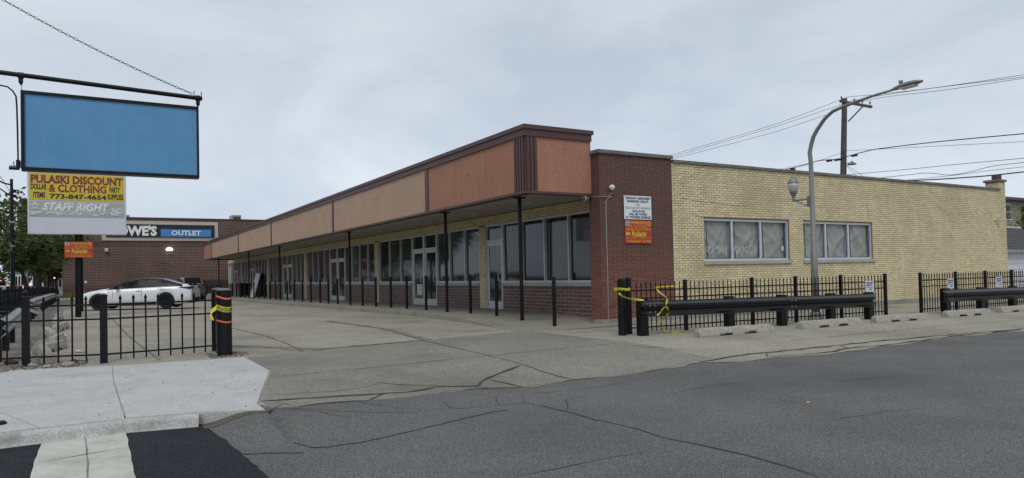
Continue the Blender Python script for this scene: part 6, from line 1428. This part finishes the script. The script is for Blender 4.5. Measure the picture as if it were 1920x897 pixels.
for i in range(n_):
    f = i/n_; y0 = yg-.3+2.9*f; z0 = gz_top+.15+(ztr-gz_top-.15)*f; y1 = y0+2.9/n_; z1 = z0+(ztr-gz_top-.15)/n_; x = gx0-.3+random.uniform(0, .3)
    mb = MB()
    while x < gx1: x2 = x+random.uniform(.25, .4); e = random.uniform(.012, .03); mb.add([(x, y0, z0+e), (x2-.01, y0, z0+e), (x2-.01, y1, z1+.004), (x, y1, z1+.004), (x, y0, z0), (x2-.01, y0, z0)], [(0,1,2,3),(4,5,1,0)]); x = x2
    mb.build('shingle_course', 'shingle', rf, kind='stuff')
MB().box((gx0+1.0, yg+2.5, ztr-.02), (gx1+.3, yg+2.7, ztr+.06)).build('ridge_cap', 'siding_white', rf)
yh = 30; hx0 = PY(1860, 400, yh).x; hz = PY(1900, 377, yh).z; t = thing('house', 'tan sided two storey house with white framed window behind the dark garage roof', 'house', (hx0, yh, 0)); hx1 = hx0+14
MB().box((hx0, yh, -.2), (hx1, yh+9, hz)).build('wall', 'siding_tan', t)
z = hz-4
while z < hz: MB().add([(hx0, yh-.035, z), (hx1, yh-.035, z), (hx1, yh-.004, z+.17), (hx0, yh-.004, z+.17), (hx0, yh, z), (hx1, yh, z)], [(0,1,2,3),(4,5,1,0)]).build('siding_board', 'siding_tan', t); z += .19
MB().box((hx0-.4, yh-.5, hz), (hx1+.4, yh+9.4, hz+.22)).build('eaves', 'brown_trim', t); MB().add([(hx0-.4, yh-.5, hz+.22), (hx1+.4, yh-.5, hz+.22), (hx1+.4, yh+4.5, hz+1.2), (hx0-.4, yh+4.5, hz+1.2), (hx1+.4, yh+9.4, hz+.22), (hx0-.4, yh+9.4, hz+.22)], [(0,1,2,3),(3,2,4,5),(0,3,5),(1,4,2)]).build('roof', 'roofing', t)
wx0, wx1 = PY(1884.5, 395, yh).x, PY(1893, 395, yh).x; wz0, wz1 = PY(1889, 411, yh).z, PY(1889, 385, yh).z
w = MB().box((wx0-.12, yh-.07, wz0-.12), (wx1+.12, yh-.04, wz1+.12)).build('window', 'siding_white', t); MB().box((wx0, yh-.09, wz0), (wx1, yh-.071, (wz0+wz1)/2-.03)).build('pane', 'car_glass', w); MB().box((wx0, yh-.09, (wz0+wz1)/2+.03), (wx1, yh-.071, wz1)).build('pane', 'car_glass', w)
MB().box((PY(1914,400,yh).x, yh-.6, -.1), (PY(1914,400,yh).x+1.2, yh-.05, PY(1914,388,yh).z)).build('porch', 'bark', t)
make_tree('small_tree', 'sparse young tree with new leaves in front of the tan sided house', (PY(1908, 430, 24).x, 24, 0), 5.6, 1.1, 3.4, 22, leaf='leaf_light', nleaf=260, lsz=.11, tr=.05)

# ================================================================== ACROSS THE AVENUE (mirrored in the shop windows)
RB = 'low shops across the avenue'
for i, (y0, y1, h, m_, lb) in enumerate(((-6, 12, 5.5, 'reflected_brick', 'low brown brick shop across the avenue, outside the picture, opposite the corner'), (14, 34, 7.5, 'reflected_brick', 'taller brown brick shop across the avenue, outside the picture'), (38, 62, 5.0, 'cream_stone', 'low cream shop across the avenue, outside the picture'))):
    t = thing('avenue_shop', lb, 'building', (-27, y0, -.4), RB); MB().box((-38, y0, -.5), (-27, y1, h)).build('wall', m_, t); MB().box((-38.2, y0-.1, h), (-26.8, y1+.1, h+.3)).build('coping', 'coping', t)
    y = y0+1
    while y < y1-3: MB().box((-27.0, y, .6), (-26.93, y+2.4, 3.0)).build('window', 'car_glass', t); y += 3.2
for i, (x, y, lb) in enumerate(((-23, 16, 'street tree outside the picture, across the avenue opposite the corner'), (-23, 36, 'street tree outside the picture, across the avenue opposite the middle shops'), (-23, 6, 'street tree outside the picture, across the avenue nearest the crossing'))):
    make_tree('street_tree', lb, (x, y, -.1), 9.0, 3.4, 3.0, 40+i, nleaf=3500, lsz=.22, group=TR)
